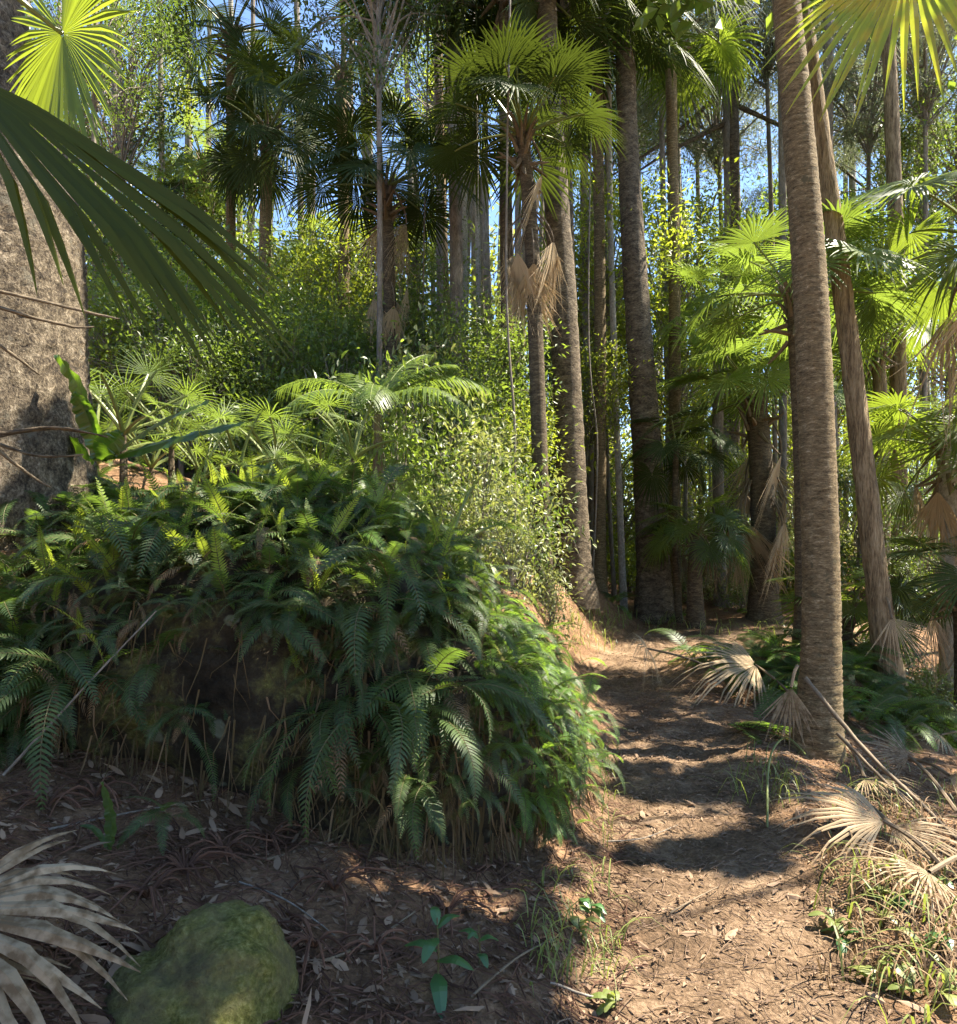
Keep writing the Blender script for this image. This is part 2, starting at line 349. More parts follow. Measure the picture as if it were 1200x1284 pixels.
def fan_frond(rng, elev, mats, R=.75, pet=.85, nseg=38, droop=.2, bend=25, nod=30, half=150, split=.48, **kw):
    """a whole fan frond from the crown: petiole rising along +X, then the blade"""
    mb = MB(); n = 9; pts = [V3(0, 0, 0)]
    for k in range(n - 1):
        e = rad(elev - bend * (k / (n - 2)) ** 1.3)
        pts.append(pts[-1] + V3(math.cos(e), 0, math.sin(e)) * pet / (n - 1))
    tube(mb, pts, np.linspace(.020, .010, n), 5, 1)
    e = rad(elev - bend - nod)
    fan_blade(mb, pts[-1], V3(math.cos(e), rng.uniform(-.2, .2), math.sin(e)), V3(-math.sin(e), rng.uniform(-.25, .25), math.cos(e)), R, rng, half=half, nseg=nseg, droop=droop, split=split, cup=.12, **kw)
    return mb.mesh('frond', mats)
def pinnate(rng, L, npairs, plen, pw, a0, a1, mats, lean=58, pdroop=.25, vee=.15, base=.12, profile='fern', rr=.004, stations=3, tipcurl=0):
    mb = MB(); n = 16; pts = [V3(0, 0, 0)]; ang = []
    for k in range(n):
        e = rad(a0 + (a1 - a0) * (k / (n - 1)) ** .9); ang.append(e)
        if k: pts.append(pts[-1] + V3(math.cos(e), 0, math.sin(e)) * L / (n - 1))
    pts = np.array(pts)
    tube(mb, pts, np.linspace(rr, rr * .3, n), 4, 1)
    for k in range(npairs):
        s = base + (1 - base) * (k + .3) / npairs
        x = s * (n - 1); q = min(int(x), n - 2); f = x - q
        p = pts[q] * (1 - f) + pts[q + 1] * f; e = ang[q] * (1 - f) + ang[q + 1] * f
        T = V3(math.cos(e), 0, math.sin(e)); U = V3(-math.sin(e), 0, math.cos(e))
        if profile == 'fern': w = min(1, (s - base) * 5 + .55) * (1 - ((s - base) / (1 - base)) ** 1.7) ** .8 + .06
        else: w = (.35 + .65 * math.sin(PI * min(1, .25 + .75 * s))) 
        for sd in (-1, 1):
            la = rad(lean + rng.uniform(-5, 5))
            d = nrm(T * math.cos(la) + V3(0, sd, 0) * math.sin(la) + U * (vee + rng.uniform(-.08, .08)))
            ll = plen * w * rng.uniform(.9, 1.08); nn = nrm(np.cross(d, np.cross(U, d))); t = np.cross(nn, d)
            v = []
            for z, hw in zip(np.linspace(0, 1, stations + 1), ([.75, 1, .6, .04] if stations == 3 else [.8, 1, .03])):
                c = p + d * ll * z - V3(0, 0, 1) * pdroop * ll * z * z + T * .12 * ll * z * z
                h = pw * .5 * hw * min(1, .45 + w)
                v += [c - t * h, c + t * h]
            mb.add(v, [(2 * i_, 2 * i_ + 1, 2 * i_ + 3, 2 * i_ + 2) for i_ in range(stations)], 0)
    return mb.mesh('frond', mats)
def strap_leaf(mb, pts, w, side, n=18, fold=.25, rng=None, mat=0, wave=.0):
    p = spline(pts, n); tan = np.gradient(p, axis=0); tan /= np.linalg.norm(tan, axis=1)[:, None]
    side = np.asarray(side, float)
    s = side[None] - tan * (tan @ side)[:, None]; s /= np.linalg.norm(s, axis=1)[:, None]
    up = np.cross(s, tan); t = np.linspace(0, 1, n)
    h = w * .5 * np.clip(np.minimum(.25 + 2.2 * t, 1) * (1 - t ** 3) ** .8, .03, 1)
    wv = wave * w * (np.sin(t * 40) + (rng.uniform(-1, 1, n) if rng is not None else 0)) * .5
    l = p - s * h[:, None] + up * (fold * h + wv)[:, None]; r = p + s * h[:, None] + up * (fold * h - wv)[:, None]
    v = np.stack([l, p, r], 1).reshape(-1, 3); i_ = np.arange(n - 1)[:, None] * 3
    mb.add(v, np.concatenate([i_ + np.array([[0, 1, 4, 3]]), i_ + np.array([[1, 2, 5, 4]])]), mat)

rng = np.random.default_rng(11)
def frond_set(mat, pet, **kw):
    out = []
    for e in (80, 60, 40, 20, 0, -20, -40, -58):
        for v in range(2):
            out.append((e, fan_frond(rng, e, [M[mat], M[pet]], droop=(.05 + .0022 * max(0, 40 - e) + rng.uniform(0, .14)), bend=rng.uniform(12, 30), nod=rng.uniform(5, 50), nseg=int(rng.integers(40, 50)), wmul=.86, **kw)))
    return out
FR = {k: frond_set(k, 'petiole') for k in ('palm', 'palm_dark', 'palm_lit')}
DEADF = [fan_frond(rng, e, [M[m], M['dead_petiole']], R=.95, pet=.7, nseg=46, droop=.22, bend=35, nod=22, half=150, close=c, wmul=.62, jit=.30, split=.36) for e, c, m in ((-45, .34, 'dead_palm'), (-55, .22, 'dead_palm'), (-62, .28, 'dead_palm'), (-50, .36, 'grey_palm'))]
SMALLF = {}
for k in ('palm_lit', 'palm'):
    SMALLF[k] = [(e, fan_frond(rng, e, [M[k], M['petiole']], R=.36, pet=.62, nseg=int(rng.integers(20, 27)), half=140, split=.25, droop=.10, bend=20, nod=nod, wmul=.62)) for e, nod in ((78, 10), (62, 20), (48, 35), (34, 30), (60, 50), (20, 15))]

# ---------------------------------------------------------------- palms
def zrot(a): return Quaternion((0, 0, 1), a)
def trunk_mesh(pts, rads, mat, sides=14, rings=0, rng=rng, n=40, rough=.03, flare=0.0, origin=None):
    p = spline(pts, n); r = np.interp(np.linspace(0, 1, n), np.linspace(0, 1, len(rads)), rads)
    t = np.linspace(0, 1, n)
    if flare: r = r * (1 + flare * np.exp(-np.maximum(0, p[:, 2] - p[0, 2] - .2) / .38))
    if rings:
        r = r * (1 + .012 * np.where(np.arange(n) % 2 == 0, 1, -1) + .012 * rng.uniform(-1, 1, n))
    mb = MB(); tube(mb, p, r, sides, 0, rng, rough)
    return mb.mesh('trunk', mat, origin=p[0] if origin is None else origin, smooth_=True), p
def palm(label, base, top, r0, r1, nf, size, kind='palm', bark='bark_palm_dark', elev=(-45, 80), dead=0, dead_drop=0.0, group=None, mid=None, skirt_at=None, name='fan_palm', seed=0, az=None, sides=12, n=60, boots=True):
    rg = np.random.default_rng(100 + seed); size = size * .76
    base = np.asarray(base, float); top = np.asarray(top, float)
    t = thing(name, label, 'palm', base, group)
    pts = [base - V3(0, 0, .15)] + ([mid] if mid is not None else [base * .5 + top * .5 + rg.uniform(-.06, .06, 3) * V3(1, 1, 0)]) + [top]
    me, p = trunk_mesh(pts, [r0, (r0 + r1) / 2, r1], M[bark], sides, 1, rg, n, .03, .35, origin=base)
    obj('trunk', me, t)
    if boots:                                            # old leaf bases round the head of the trunk
        mb = MB()
        for k in range(26):
            a = k * 2.4; h = -.55 + k * .024; e = rad(rg.uniform(55, 82)) if h > -.3 else rad(rg.uniform(-70, 75))
            s = top - base + V3(math.cos(a) * r1 * .8, math.sin(a) * r1 * .8, h * size)
            d = V3(math.cos(a) * math.cos(e), math.sin(a) * math.cos(e), math.sin(e))
            tube(mb, [s, s + d * .16 * size, s + d * .3 * size + V3(math.cos(a), math.sin(a), -.3) * .04], np.array([.034, .024, .010]) * size, 5)
        obj('crown_shaft', mb.mesh('crown_shaft', M['dead_petiole']), t)
    lib = FR[kind]
    for k in range(nf):
        f = (k + .5) / nf
        e = elev[1] + (elev[0] - elev[1]) * f ** .9 + rg.uniform(-8, 8)
        c = sorted(lib, key=lambda q: abs(q[0] - e))[int(rg.integers(0, 2))]
        a = k * 2.39996 + rg.uniform(-.3, .3) if az is None else az[k % len(az)] + rg.uniform(-.15, .15)
        q = zrot(a) @ Quaternion((1, 0, 0), rg.uniform(-.35, .35))
        obj('frond', c[1], t, top - base + V3(math.cos(a), math.sin(a), 0) * r1 * .5, q, size * rg.uniform(.85, 1.12))
    for k in range(dead):
        a = k * 2.0 + rg.uniform(-.5, .5)
        o = top if skirt_at is None else skirt_at
        obj('dead_frond', DEADF[int(rg.integers(0, len(DEADF)))], t, o - base + V3(math.cos(a) * r1 * .8, math.sin(a) * r1 * .8, -dead_drop * rg.uniform(0, 1)), zrot(a), size * rg.uniform(.75, 1.05))
    return t
def foot(px, d, py=None):
    x = (px - 600) / F * d
    return V3(x, d, gz(x, d))

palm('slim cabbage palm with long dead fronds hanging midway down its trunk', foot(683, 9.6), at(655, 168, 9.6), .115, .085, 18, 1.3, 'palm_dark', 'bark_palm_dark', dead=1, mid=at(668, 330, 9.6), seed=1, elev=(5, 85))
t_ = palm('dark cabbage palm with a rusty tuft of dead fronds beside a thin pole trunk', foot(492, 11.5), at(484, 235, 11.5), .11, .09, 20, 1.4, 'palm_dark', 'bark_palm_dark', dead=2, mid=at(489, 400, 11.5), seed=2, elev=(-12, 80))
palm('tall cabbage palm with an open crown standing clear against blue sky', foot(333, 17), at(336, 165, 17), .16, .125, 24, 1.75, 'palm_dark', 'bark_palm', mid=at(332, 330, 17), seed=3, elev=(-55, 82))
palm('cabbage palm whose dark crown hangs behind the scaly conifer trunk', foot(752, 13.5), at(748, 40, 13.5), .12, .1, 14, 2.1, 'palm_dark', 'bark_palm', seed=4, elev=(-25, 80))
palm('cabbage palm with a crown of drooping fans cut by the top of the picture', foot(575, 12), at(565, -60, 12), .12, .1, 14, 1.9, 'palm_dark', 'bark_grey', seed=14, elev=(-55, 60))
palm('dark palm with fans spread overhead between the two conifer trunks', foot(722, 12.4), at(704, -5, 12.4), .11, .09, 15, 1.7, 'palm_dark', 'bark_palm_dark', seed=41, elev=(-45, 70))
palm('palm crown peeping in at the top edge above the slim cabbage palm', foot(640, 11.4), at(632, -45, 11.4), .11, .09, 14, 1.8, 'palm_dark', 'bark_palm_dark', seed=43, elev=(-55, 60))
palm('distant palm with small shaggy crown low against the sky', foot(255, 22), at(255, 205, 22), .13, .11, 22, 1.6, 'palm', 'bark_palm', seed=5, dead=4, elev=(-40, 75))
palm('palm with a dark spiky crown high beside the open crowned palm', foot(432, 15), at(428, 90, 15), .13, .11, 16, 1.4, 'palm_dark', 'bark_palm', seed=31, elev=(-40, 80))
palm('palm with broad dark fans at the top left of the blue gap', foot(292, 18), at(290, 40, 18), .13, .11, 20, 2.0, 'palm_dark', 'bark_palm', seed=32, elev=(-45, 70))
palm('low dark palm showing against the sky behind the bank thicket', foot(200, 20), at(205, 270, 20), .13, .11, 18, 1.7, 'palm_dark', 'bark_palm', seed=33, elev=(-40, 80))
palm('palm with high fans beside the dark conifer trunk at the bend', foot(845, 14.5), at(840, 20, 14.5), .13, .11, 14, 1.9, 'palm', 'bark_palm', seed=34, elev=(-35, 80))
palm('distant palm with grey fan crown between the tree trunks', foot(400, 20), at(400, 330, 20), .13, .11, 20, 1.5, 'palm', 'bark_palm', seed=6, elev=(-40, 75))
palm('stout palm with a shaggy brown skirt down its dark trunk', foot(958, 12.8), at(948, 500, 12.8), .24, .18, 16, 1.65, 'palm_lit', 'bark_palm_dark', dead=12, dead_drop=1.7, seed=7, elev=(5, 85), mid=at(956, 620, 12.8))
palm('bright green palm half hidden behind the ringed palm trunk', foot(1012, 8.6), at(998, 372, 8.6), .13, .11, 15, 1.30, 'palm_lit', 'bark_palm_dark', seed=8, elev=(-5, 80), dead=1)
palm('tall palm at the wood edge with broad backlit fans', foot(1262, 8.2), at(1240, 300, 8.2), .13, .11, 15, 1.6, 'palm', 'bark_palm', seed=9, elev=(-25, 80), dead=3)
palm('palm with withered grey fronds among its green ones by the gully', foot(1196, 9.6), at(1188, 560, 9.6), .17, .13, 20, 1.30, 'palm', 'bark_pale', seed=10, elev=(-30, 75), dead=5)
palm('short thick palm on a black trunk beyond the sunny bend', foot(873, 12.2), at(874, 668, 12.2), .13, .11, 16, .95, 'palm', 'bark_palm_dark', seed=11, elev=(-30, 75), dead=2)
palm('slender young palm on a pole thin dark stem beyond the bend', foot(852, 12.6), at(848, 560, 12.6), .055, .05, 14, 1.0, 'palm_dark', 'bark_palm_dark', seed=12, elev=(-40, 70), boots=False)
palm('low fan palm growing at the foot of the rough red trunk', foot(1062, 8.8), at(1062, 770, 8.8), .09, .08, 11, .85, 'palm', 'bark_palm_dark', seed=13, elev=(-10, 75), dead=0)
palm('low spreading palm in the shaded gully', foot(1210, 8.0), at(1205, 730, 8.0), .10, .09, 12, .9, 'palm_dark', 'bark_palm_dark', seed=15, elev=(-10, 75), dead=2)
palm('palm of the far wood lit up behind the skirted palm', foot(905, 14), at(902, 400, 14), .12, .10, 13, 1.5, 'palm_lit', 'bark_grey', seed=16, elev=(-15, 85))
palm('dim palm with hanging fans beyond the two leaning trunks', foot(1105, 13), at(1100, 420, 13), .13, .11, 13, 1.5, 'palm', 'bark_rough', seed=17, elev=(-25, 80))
# sprigs of dead fronds caught on the slim palm, where they hang halfway down
sl = [o for o in COL.objects if o.get('label', '').startswith('slim cabbage')][0]
b_ = np.array(sl.location)
for k in range(12):
    a = k * .9 + .4
    obj('dead_frond', DEADF[k % 3], sl, at(664, 268, 9.6) - b_ + V3(math.cos(a) * .1, math.sin(a) * .1, -.12 * (k % 3)), zrot(a), .74)
for k in range(5):
    a = k * 1.3
    obj('dead_frond', DEADF[k % 3], t_, at(488, 330, 11.5) - np.array(t_.location) + V3(math.cos(a) * .08, math.sin(a) * .08, -.08 * k), zrot(a), .65)

# ---------------------------------------------------------------- the big trunks
def trunk_tree(name, label, pts, rads, bark, n=60, sides=20, rough=.05, flare=.35, rings=0, group=None, cat='tree', ang=0):
    pts = [np.asarray(p, float) for p in pts]
    t = thing(name, label, cat, pts[0], group)
    me, p = trunk_mesh(pts, rads, M[bark], sides, rings, rng, n, rough, flare, origin=pts[0])
    obj('trunk', me, t)
    return t, p
b = foot(1022, 5.45)
ringed, rp = trunk_tree('palm_tree', 'tall palm with ringed brown trunk rising beside the dirt path, its crown out of view', [b - V3(0, 0, .2), at(1030, 760, 5.5), at(1018, 400, 5.6), at(1000, 150, 5.65), at(983, -40, 5.7), at(962, -420, 5.8), at(945, -1550, 6.0)], [.150, .134, .128, .112, .102, .096, .09], 'bark_palm', 520, 28, .02, .42, 1)
top = rp[-1]
rg = np.random.default_rng(5)
for k in range(22):
    c = FR['palm'][int(rg.integers(0, len(FR['palm'])))]
    obj('frond', c[1], ringed, top - np.array(ringed.location), zrot(k * 2.4), 1.3)
b = foot(1126, 7.8)
rough_t, rp2 = trunk_tree('forest_tree', 'leaning tree with rough reddish bark behind the ringed palm trunk', [b - V3(0, 0, .25), at(1106, 780, 7.8), at(1080, 560, 7.85), at(1052, 330, 7.9), at(1024, 130, 8.0), at(1004, -30, 8.1), at(985, -330, 8.3), at(970, -1300, 8.5)], [.16, .122, .108, .098, .090, .084, .078, .05], 'bark_rough', 110, 24, .07, .3)
b = at(-5, 640, 4.6); b[2] = gz(b[0], b[1])
big, rp3 = trunk_tree('forest_tree', 'massive tree with pale flaky bark standing behind the ferny boulder', [b - V3(0, 0, 1.3), at(-12, 480, 4.6), at(-20, 250, 4.65), at(-75, 40, 4.7), at(-150, -300, 4.8)], [.64, .56, .54, .52, .48], 'bark_big', 190, 90, .022, .10)
b = foot(722, 11.3)
con1, rp4 = trunk_tree('hoop_pine', 'scaly conifer trunk standing on the bank above the path', [b - V3(0, 0, .2), at(716, 600, 11.3), at(706, 380, 11.3), at(692, 160, 11.3), at(680, -80, 11.3), at(665, -420, 11.3)], [.275, .235, .215, .18, .16, .12], 'bark_conifer', 120, 24, .045, .35)
b = foot(822, 13.2)
con2, rp5 = trunk_tree('hoop_pine', 'dark conifer trunk at the far bend of the path', [b - V3(0, 0, .2), at(816, 640, 13.2), at(800, 400, 13.2), at(787, 180, 13.2), at(782, -50, 13.2), at(775, -420, 13.2)], [.33, .285, .23, .19, .17, .12], 'bark_conifer', 120, 24, .045, .35)

# ---------------------------------------------------------------- leafy crowns (shared by the trees behind)
def crown(seed, R, nclump, nleaf, leaf, mat, spread=.5, flat=.75, up=.35, width=.42, tipbias=0.55, shape=(1, 1, 1), twig='bark_grey', hexa=False, droopy=0.0, clr=.16):
    rg = np.random.default_rng(seed); mb = MB(); wood = MB()
    for k in range(nclump):
        d = rg.normal(size=3); d = d / np.linalg.norm(d)
        r = R * rg.uniform(tipbias, 1.0)
        c = d * r * np.array(shape) + rg.normal(size=3) * R * .05
        s = np.array((0, 0, -R * shape[2] * rg.uniform(.2, 1.0)))
        mid_ = s * .45 + c * .55 + V3(0, 0, R * .12)
        tube(wood, spline([s, mid_, c], 6), np.linspace(.013, .003, 6) * R, 4, 0, cap=False)
        cr = R * clr * rg.uniform(.7, 1.5); n = int(nleaf * rg.uniform(.6, 1.4))
        for _ in range(4):
            e = c + rg.normal(size=3) * cr * 1.1
            tube(wood, [c * .8 + s * .2, c, e], np.array([.005, .003, .0015]) * R, 3, 0, cap=False)
        P = c + rg.normal(size=(n, 3)) * cr * np.array((1, 1, flat))
        D = rg.normal(size=(n, 3)) + (P - c) / cr * .6; D[:, 2] -= droopy
        N = rg.normal(size=(n, 3)) * spread + np.array((0, 0, 1.0))
        leaf_cards(mb, P, D, N, leaf * rg.uniform(.6, 1.3, n), leaf * width * rg.uniform(.7, 1.2, n), hexa=hexa)
    return mb.mesh('crown', M[mat]), wood.mesh('limbs', M[twig])
CROWN = {
    'broad': [crown(1, 2.4, 50, 140, .15, 'broad', clr=.125), crown(2, 2.4, 46, 150, .14, 'broad', shape=(1, 1, 1.3), clr=.125), crown(3, 2.4, 54, 130, .14, 'broad', shape=(1.1, 1.1, .8), clr=.12)],
    'dark': [crown(4, 2.4, 50, 140, .14, 'broad_dark', clr=.125), crown(5, 2.4, 46, 150, .14, 'broad_dark', shape=(1, 1, 1.4), clr=.125)],
    'yellow': [crown(6, 2.4, 46, 130, .15, 'broad_yellow', clr=.125), crown(7, 2.4, 42, 140, .14, 'broad_yellow', shape=(1, 1, 1.3), clr=.125)],
    'pale': [crown(8, 2.4, 44, 80, .13, 'broad_pale')],
    'needle': [crown(9, 2.4, 48, 280, .17, 'needle', width=.15, spread=1.0, clr=.11, droopy=.4), crown(10, 2.4, 44, 280, .17, 'needle', width=.15, spread=1.0, shape=(1.2, 1.2, .7), clr=.105, droopy=.4)],
}
DENSE = {
    'broad': [crown(41, 2.4, 60, 125, .19, 'broad', clr=.19), crown(42, 2.4, 56, 130, .18, 'broad', shape=(1, 1, 1.3), clr=.19)],
    'dark': [crown(43, 2.4, 60, 125, .18, 'broad_dark', clr=.19), crown(44, 2.4, 56, 130, .18, 'broad_dark', shape=(1, 1, 1.3), clr=.19)],
    'yellow': [crown(45, 2.4, 58, 120, .19, 'broad_yellow', clr=.19)],
}
SHRUB = {
    'broad': [crown(21, .8, 26, 42, .12, 'broad', hexa=True, clr=.22, tipbias=.2), crown(22, .8, 24, 46, .10, 'broad', hexa=True, clr=.22, tipbias=.2, shape=(1, 1, 1.3))],
    'dark': [crown(23, .8, 28, 42, .11, 'broad_dark', hexa=True, clr=.22, tipbias=.2)],
    'pale': [crown(24, .8, 30, 46, .095, 'broad_pale', hexa=True, clr=.2, tipbias=.2, shape=(1, 1, 1.25)), crown(25, .8, 26, 42, .10, 'broad_pale', hexa=True, clr=.2, tipbias=.2)],
    'yellow': [crown(26, .8, 24, 40, .12, 'broad_yellow', hexa=True, clr=.22, tipbias=.2)],
}
def leafy_tree(label, group, px, d, py, kind, rpx, wpx, bark, rg, sc=(1, 1, 1), lean=0, name='forest_tree', n=26, crowns=1, lib=None):
    base = foot(px + lean, d); topz = at(px, py, d)
    t = thing(name, label, 'tree', base, group)
    up = topz + V3(0, 0, rpx / F * d * .5)
    w = wpx / F * d * .5
    me, p = trunk_mesh([base - V3(0, 0, .2), base * .5 + topz * .5 + V3(rg.uniform(-.02, .02) * d * .4, 0, 0), topz, up], [w * 1.15, w, w * .8, w * .35], M[bark], 9, 0, rg, n, .06, .3, origin=base)
    obj('trunk', me, t)
    for k in range(crowns):
        s = rpx / F * d / 2.4 * (1 if k == 0 else rg.uniform(.55, .8))
        lb = (lib or CROWN)[kind]; c, wd = lb[int(rg.integers(0, len(lb)))]
        q = zrot(rg.uniform(0, 6.28)); o = topz - base + (V3(0, 0, 0) if k == 0 else V3(rg.uniform(-1, 1), rg.uniform(-1, 1), -rg.uniform(.6, 1.6)) * rpx / F * d)
        obj('crown', c, t, o, q, (s * sc[0], s * sc[1], s * sc[2]))
        obj('limbs', wd, t, o, q, (s * sc[0], s * sc[1], s * sc[2]))
    return t
def shrub(label, group, p, kind, size, rg, name='shrub', sz=1.0):
    t = thing(name, label, 'shrub', p, group)
    c, wd = SHRUB[kind][int(rg.integers(0, len(SHRUB[kind])))]
    q = zrot(rg.uniform(0, 6.28)); s = size / .8
    obj('foliage', c, t, (0, 0, size * sz * .85), q, (s, s, s * sz)); obj('stems', wd, t, (0, 0, size * sz * .85), q, (s, s, s * sz))
    return t

rg = np.random.default_rng(77)
# crowns of the two conifers and the rough tree, above the picture
for t, p in ((con1, rp4), (con2, rp5), (rough_t, rp2)):
    for k in range(3):
        c, wd = CROWN['needle' if t is not rough_t else 'broad'][k % 2]
        o = p[-1] - np.array(t.location) + V3(rg.uniform(-.6, .6), rg.uniform(-.6, .6), k * 1.5)
        obj('crown', c, t, o, zrot(k), .9 - .15 * k); obj('limbs', wd, t, o, zrot(k), .9 - .15 * k)

cz = [o for o in COL.objects if o.get('label', '').startswith('scaly conifer')][0]
# slim trunks of the wood beyond the path: (px, distance, width px, bark, crown kind)
SLIM = [(742, 15, 11, 'bark_grey'), (757, 17, 12, 'bark_rough'), (768, 14, 9, 'bark_pale'), (776, 20, 10, 'bark_grey'), (838, 18, 8, 'bark_grey'), (862, 22, 7, 'bark_pale'),
        (890, 17, 12, 'bark_pale'), (915, 19, 14, 'bark_grey'), (905, 24, 8, 'bark_pale'), (930, 26, 9, 'bark_grey'), (985, 17, 11, 'bark_grey'), (1000, 22, 9, 'bark_pale'),
        (1055, 16, 16, 'bark_grey'), (1068, 12, 14, 'bark_rough'), (1085, 20, 10, 'bark_pale'), (1122, 13.5, 22, 'bark_rough'), (1145, 19, 10, 'bark_grey'), (1165, 17, 13, 'bark_pale'), (1183, 23, 9, 'bark_grey'),
        (586, 17, 9, 'bark_pale'), (602, 16, 8, 'bark_pale'), (548, 14, 10, 'bark_grey'), (565, 16, 9, 'bark_rough'), (575, 19, 8, 'bark_pale'), (652, 23, 8, 'bark_pale'),
        (440, 18, 8, 'bark_grey'), (215, 21, 8, 'bark_grey'), (290, 24, 8, 'bark_pale'), (150, 18, 9, 'bark_grey'), (380, 24, 9, 'bark_grey'), (698, 19, 9, 'bark_grey'), (725, 24, 10, 'bark_pale')]
for k, (px, d, w, bk) in enumerate(SLIM):
    if k % 5 in (1, 3) and 600 < px < 1200: continue
    kind = ('dark', 'broad', 'needle', 'yellow')[k % 4] if px < 780 else ('needle', 'broad', 'yellow')[k % 3]
    py = rg.uniform(-330, -60)
    side = {'bark_pale': 'pale barked', 'bark_grey': 'grey barked', 'bark_rough': 'red barked'}[bk]
    leafy_tree(f'slender {side} tree among the many thin trunks of the wood beyond the path', f'slender {side} trees of the far wood', px - rg.uniform(5, 22), d, py, kind, rg.uniform(50, 75), w * .85, bk, rg, lean=rg.uniform(4, 24), sc=(1, 1, rg.uniform(.9, 1.3)), crowns=1)
leafy_tree('thin grey tree running straight up beside the dark cabbage palm', None, 474, 10.5, -60, 'dark', 130, 7, 'bark_grey', rg)
leafy_tree('straight dark conifer rising above the bright palm fans', None, 918, 19, -60, 'needle', 170, 17, 'bark_conifer', rg, name='hoop_pine')
# broadleaf trees that close the view: (px, py, distance, radius px, kind)
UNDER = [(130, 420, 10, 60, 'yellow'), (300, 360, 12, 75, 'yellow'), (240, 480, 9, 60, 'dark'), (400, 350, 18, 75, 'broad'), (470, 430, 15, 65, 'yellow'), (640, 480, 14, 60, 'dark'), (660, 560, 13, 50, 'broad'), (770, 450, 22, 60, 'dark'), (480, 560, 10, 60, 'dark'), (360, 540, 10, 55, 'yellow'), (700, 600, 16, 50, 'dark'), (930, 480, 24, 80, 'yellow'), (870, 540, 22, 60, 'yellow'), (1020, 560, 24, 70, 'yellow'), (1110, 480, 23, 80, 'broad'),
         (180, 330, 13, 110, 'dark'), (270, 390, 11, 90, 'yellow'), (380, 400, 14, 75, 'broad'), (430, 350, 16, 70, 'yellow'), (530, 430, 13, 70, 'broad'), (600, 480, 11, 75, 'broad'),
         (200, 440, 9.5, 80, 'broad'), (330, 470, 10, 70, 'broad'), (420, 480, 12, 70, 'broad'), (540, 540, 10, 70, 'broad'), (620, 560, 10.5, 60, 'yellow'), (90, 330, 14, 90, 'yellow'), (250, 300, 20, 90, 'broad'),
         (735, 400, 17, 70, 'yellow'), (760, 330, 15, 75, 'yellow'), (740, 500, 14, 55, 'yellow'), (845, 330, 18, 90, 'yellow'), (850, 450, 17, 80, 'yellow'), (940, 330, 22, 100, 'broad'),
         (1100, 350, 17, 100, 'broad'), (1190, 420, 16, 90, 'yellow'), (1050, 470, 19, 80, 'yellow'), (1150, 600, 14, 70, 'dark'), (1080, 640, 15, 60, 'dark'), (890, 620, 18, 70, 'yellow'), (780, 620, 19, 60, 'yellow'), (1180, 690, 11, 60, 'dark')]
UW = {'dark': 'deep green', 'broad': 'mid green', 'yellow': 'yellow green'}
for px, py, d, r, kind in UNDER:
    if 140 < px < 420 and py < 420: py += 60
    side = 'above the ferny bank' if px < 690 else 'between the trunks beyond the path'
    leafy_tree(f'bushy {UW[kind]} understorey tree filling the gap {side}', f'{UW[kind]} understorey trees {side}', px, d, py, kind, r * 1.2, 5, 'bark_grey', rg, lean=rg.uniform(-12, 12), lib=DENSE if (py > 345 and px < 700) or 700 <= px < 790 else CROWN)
# high crowns, with sky between them
HIGH = [(150, 90, 16, 105, 'dark'), (120, 20, 13, 90, 'dark'), (560, 110, 18, 90, 'yellow'), (520, 300, 17, 60, 'broad'),
        (840, 60, 17, 110, 'needle'), (900, 150, 21, 110, 'needle'), (960, 40, 19, 110, 'needle'), (1090, 90, 17, 110, 'needle'), (1160, 60, 15, 105, 'needle'), (1130, 220, 18, 100, 'needle'), (1200, 180, 16, 100, 'broad'), (760, 200, 20, 80, 'broad'), (800, 60, 22, 70, 'needle')]
HW = {'dark': 'dark leaved', 'broad': 'green leaved', 'yellow': 'sunlit', 'needle': 'feathery needled'}
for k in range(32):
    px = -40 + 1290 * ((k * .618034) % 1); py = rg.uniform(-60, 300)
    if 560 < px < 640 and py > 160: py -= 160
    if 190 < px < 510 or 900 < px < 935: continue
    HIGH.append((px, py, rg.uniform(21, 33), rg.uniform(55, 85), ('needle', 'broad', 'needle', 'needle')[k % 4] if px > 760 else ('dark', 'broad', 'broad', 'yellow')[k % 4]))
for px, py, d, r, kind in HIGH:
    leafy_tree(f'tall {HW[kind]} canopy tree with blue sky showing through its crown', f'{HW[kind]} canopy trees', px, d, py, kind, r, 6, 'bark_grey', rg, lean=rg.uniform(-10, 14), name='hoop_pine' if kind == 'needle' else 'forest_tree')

hp = [o for o in COL.objects if o.get('label', '').startswith('straight dark conifer')][0]; b_ = np.array(hp.location)
for k, (y0, x1, y1, x2, y2) in enumerate(((60, 860, 95, 790, 150), (100, 850, 165, 760, 225), (150, 840, 190, 800, 215), (40, 980, 60, 1080, 120), (20, 850, 30, 770, 50), (130, 1000, 170, 1090, 240))):
    mb = MB(); tube(mb, spline([at(918, y0, 19), at(x1, y1, 18.8), at(x2, y2, 18.5)], 12), np.linspace(.07, .02, 12), 6, 0, rng, .1)
    obj('branch', mb.mesh('branch', M['bark_conifer'], origin=b_), hp)
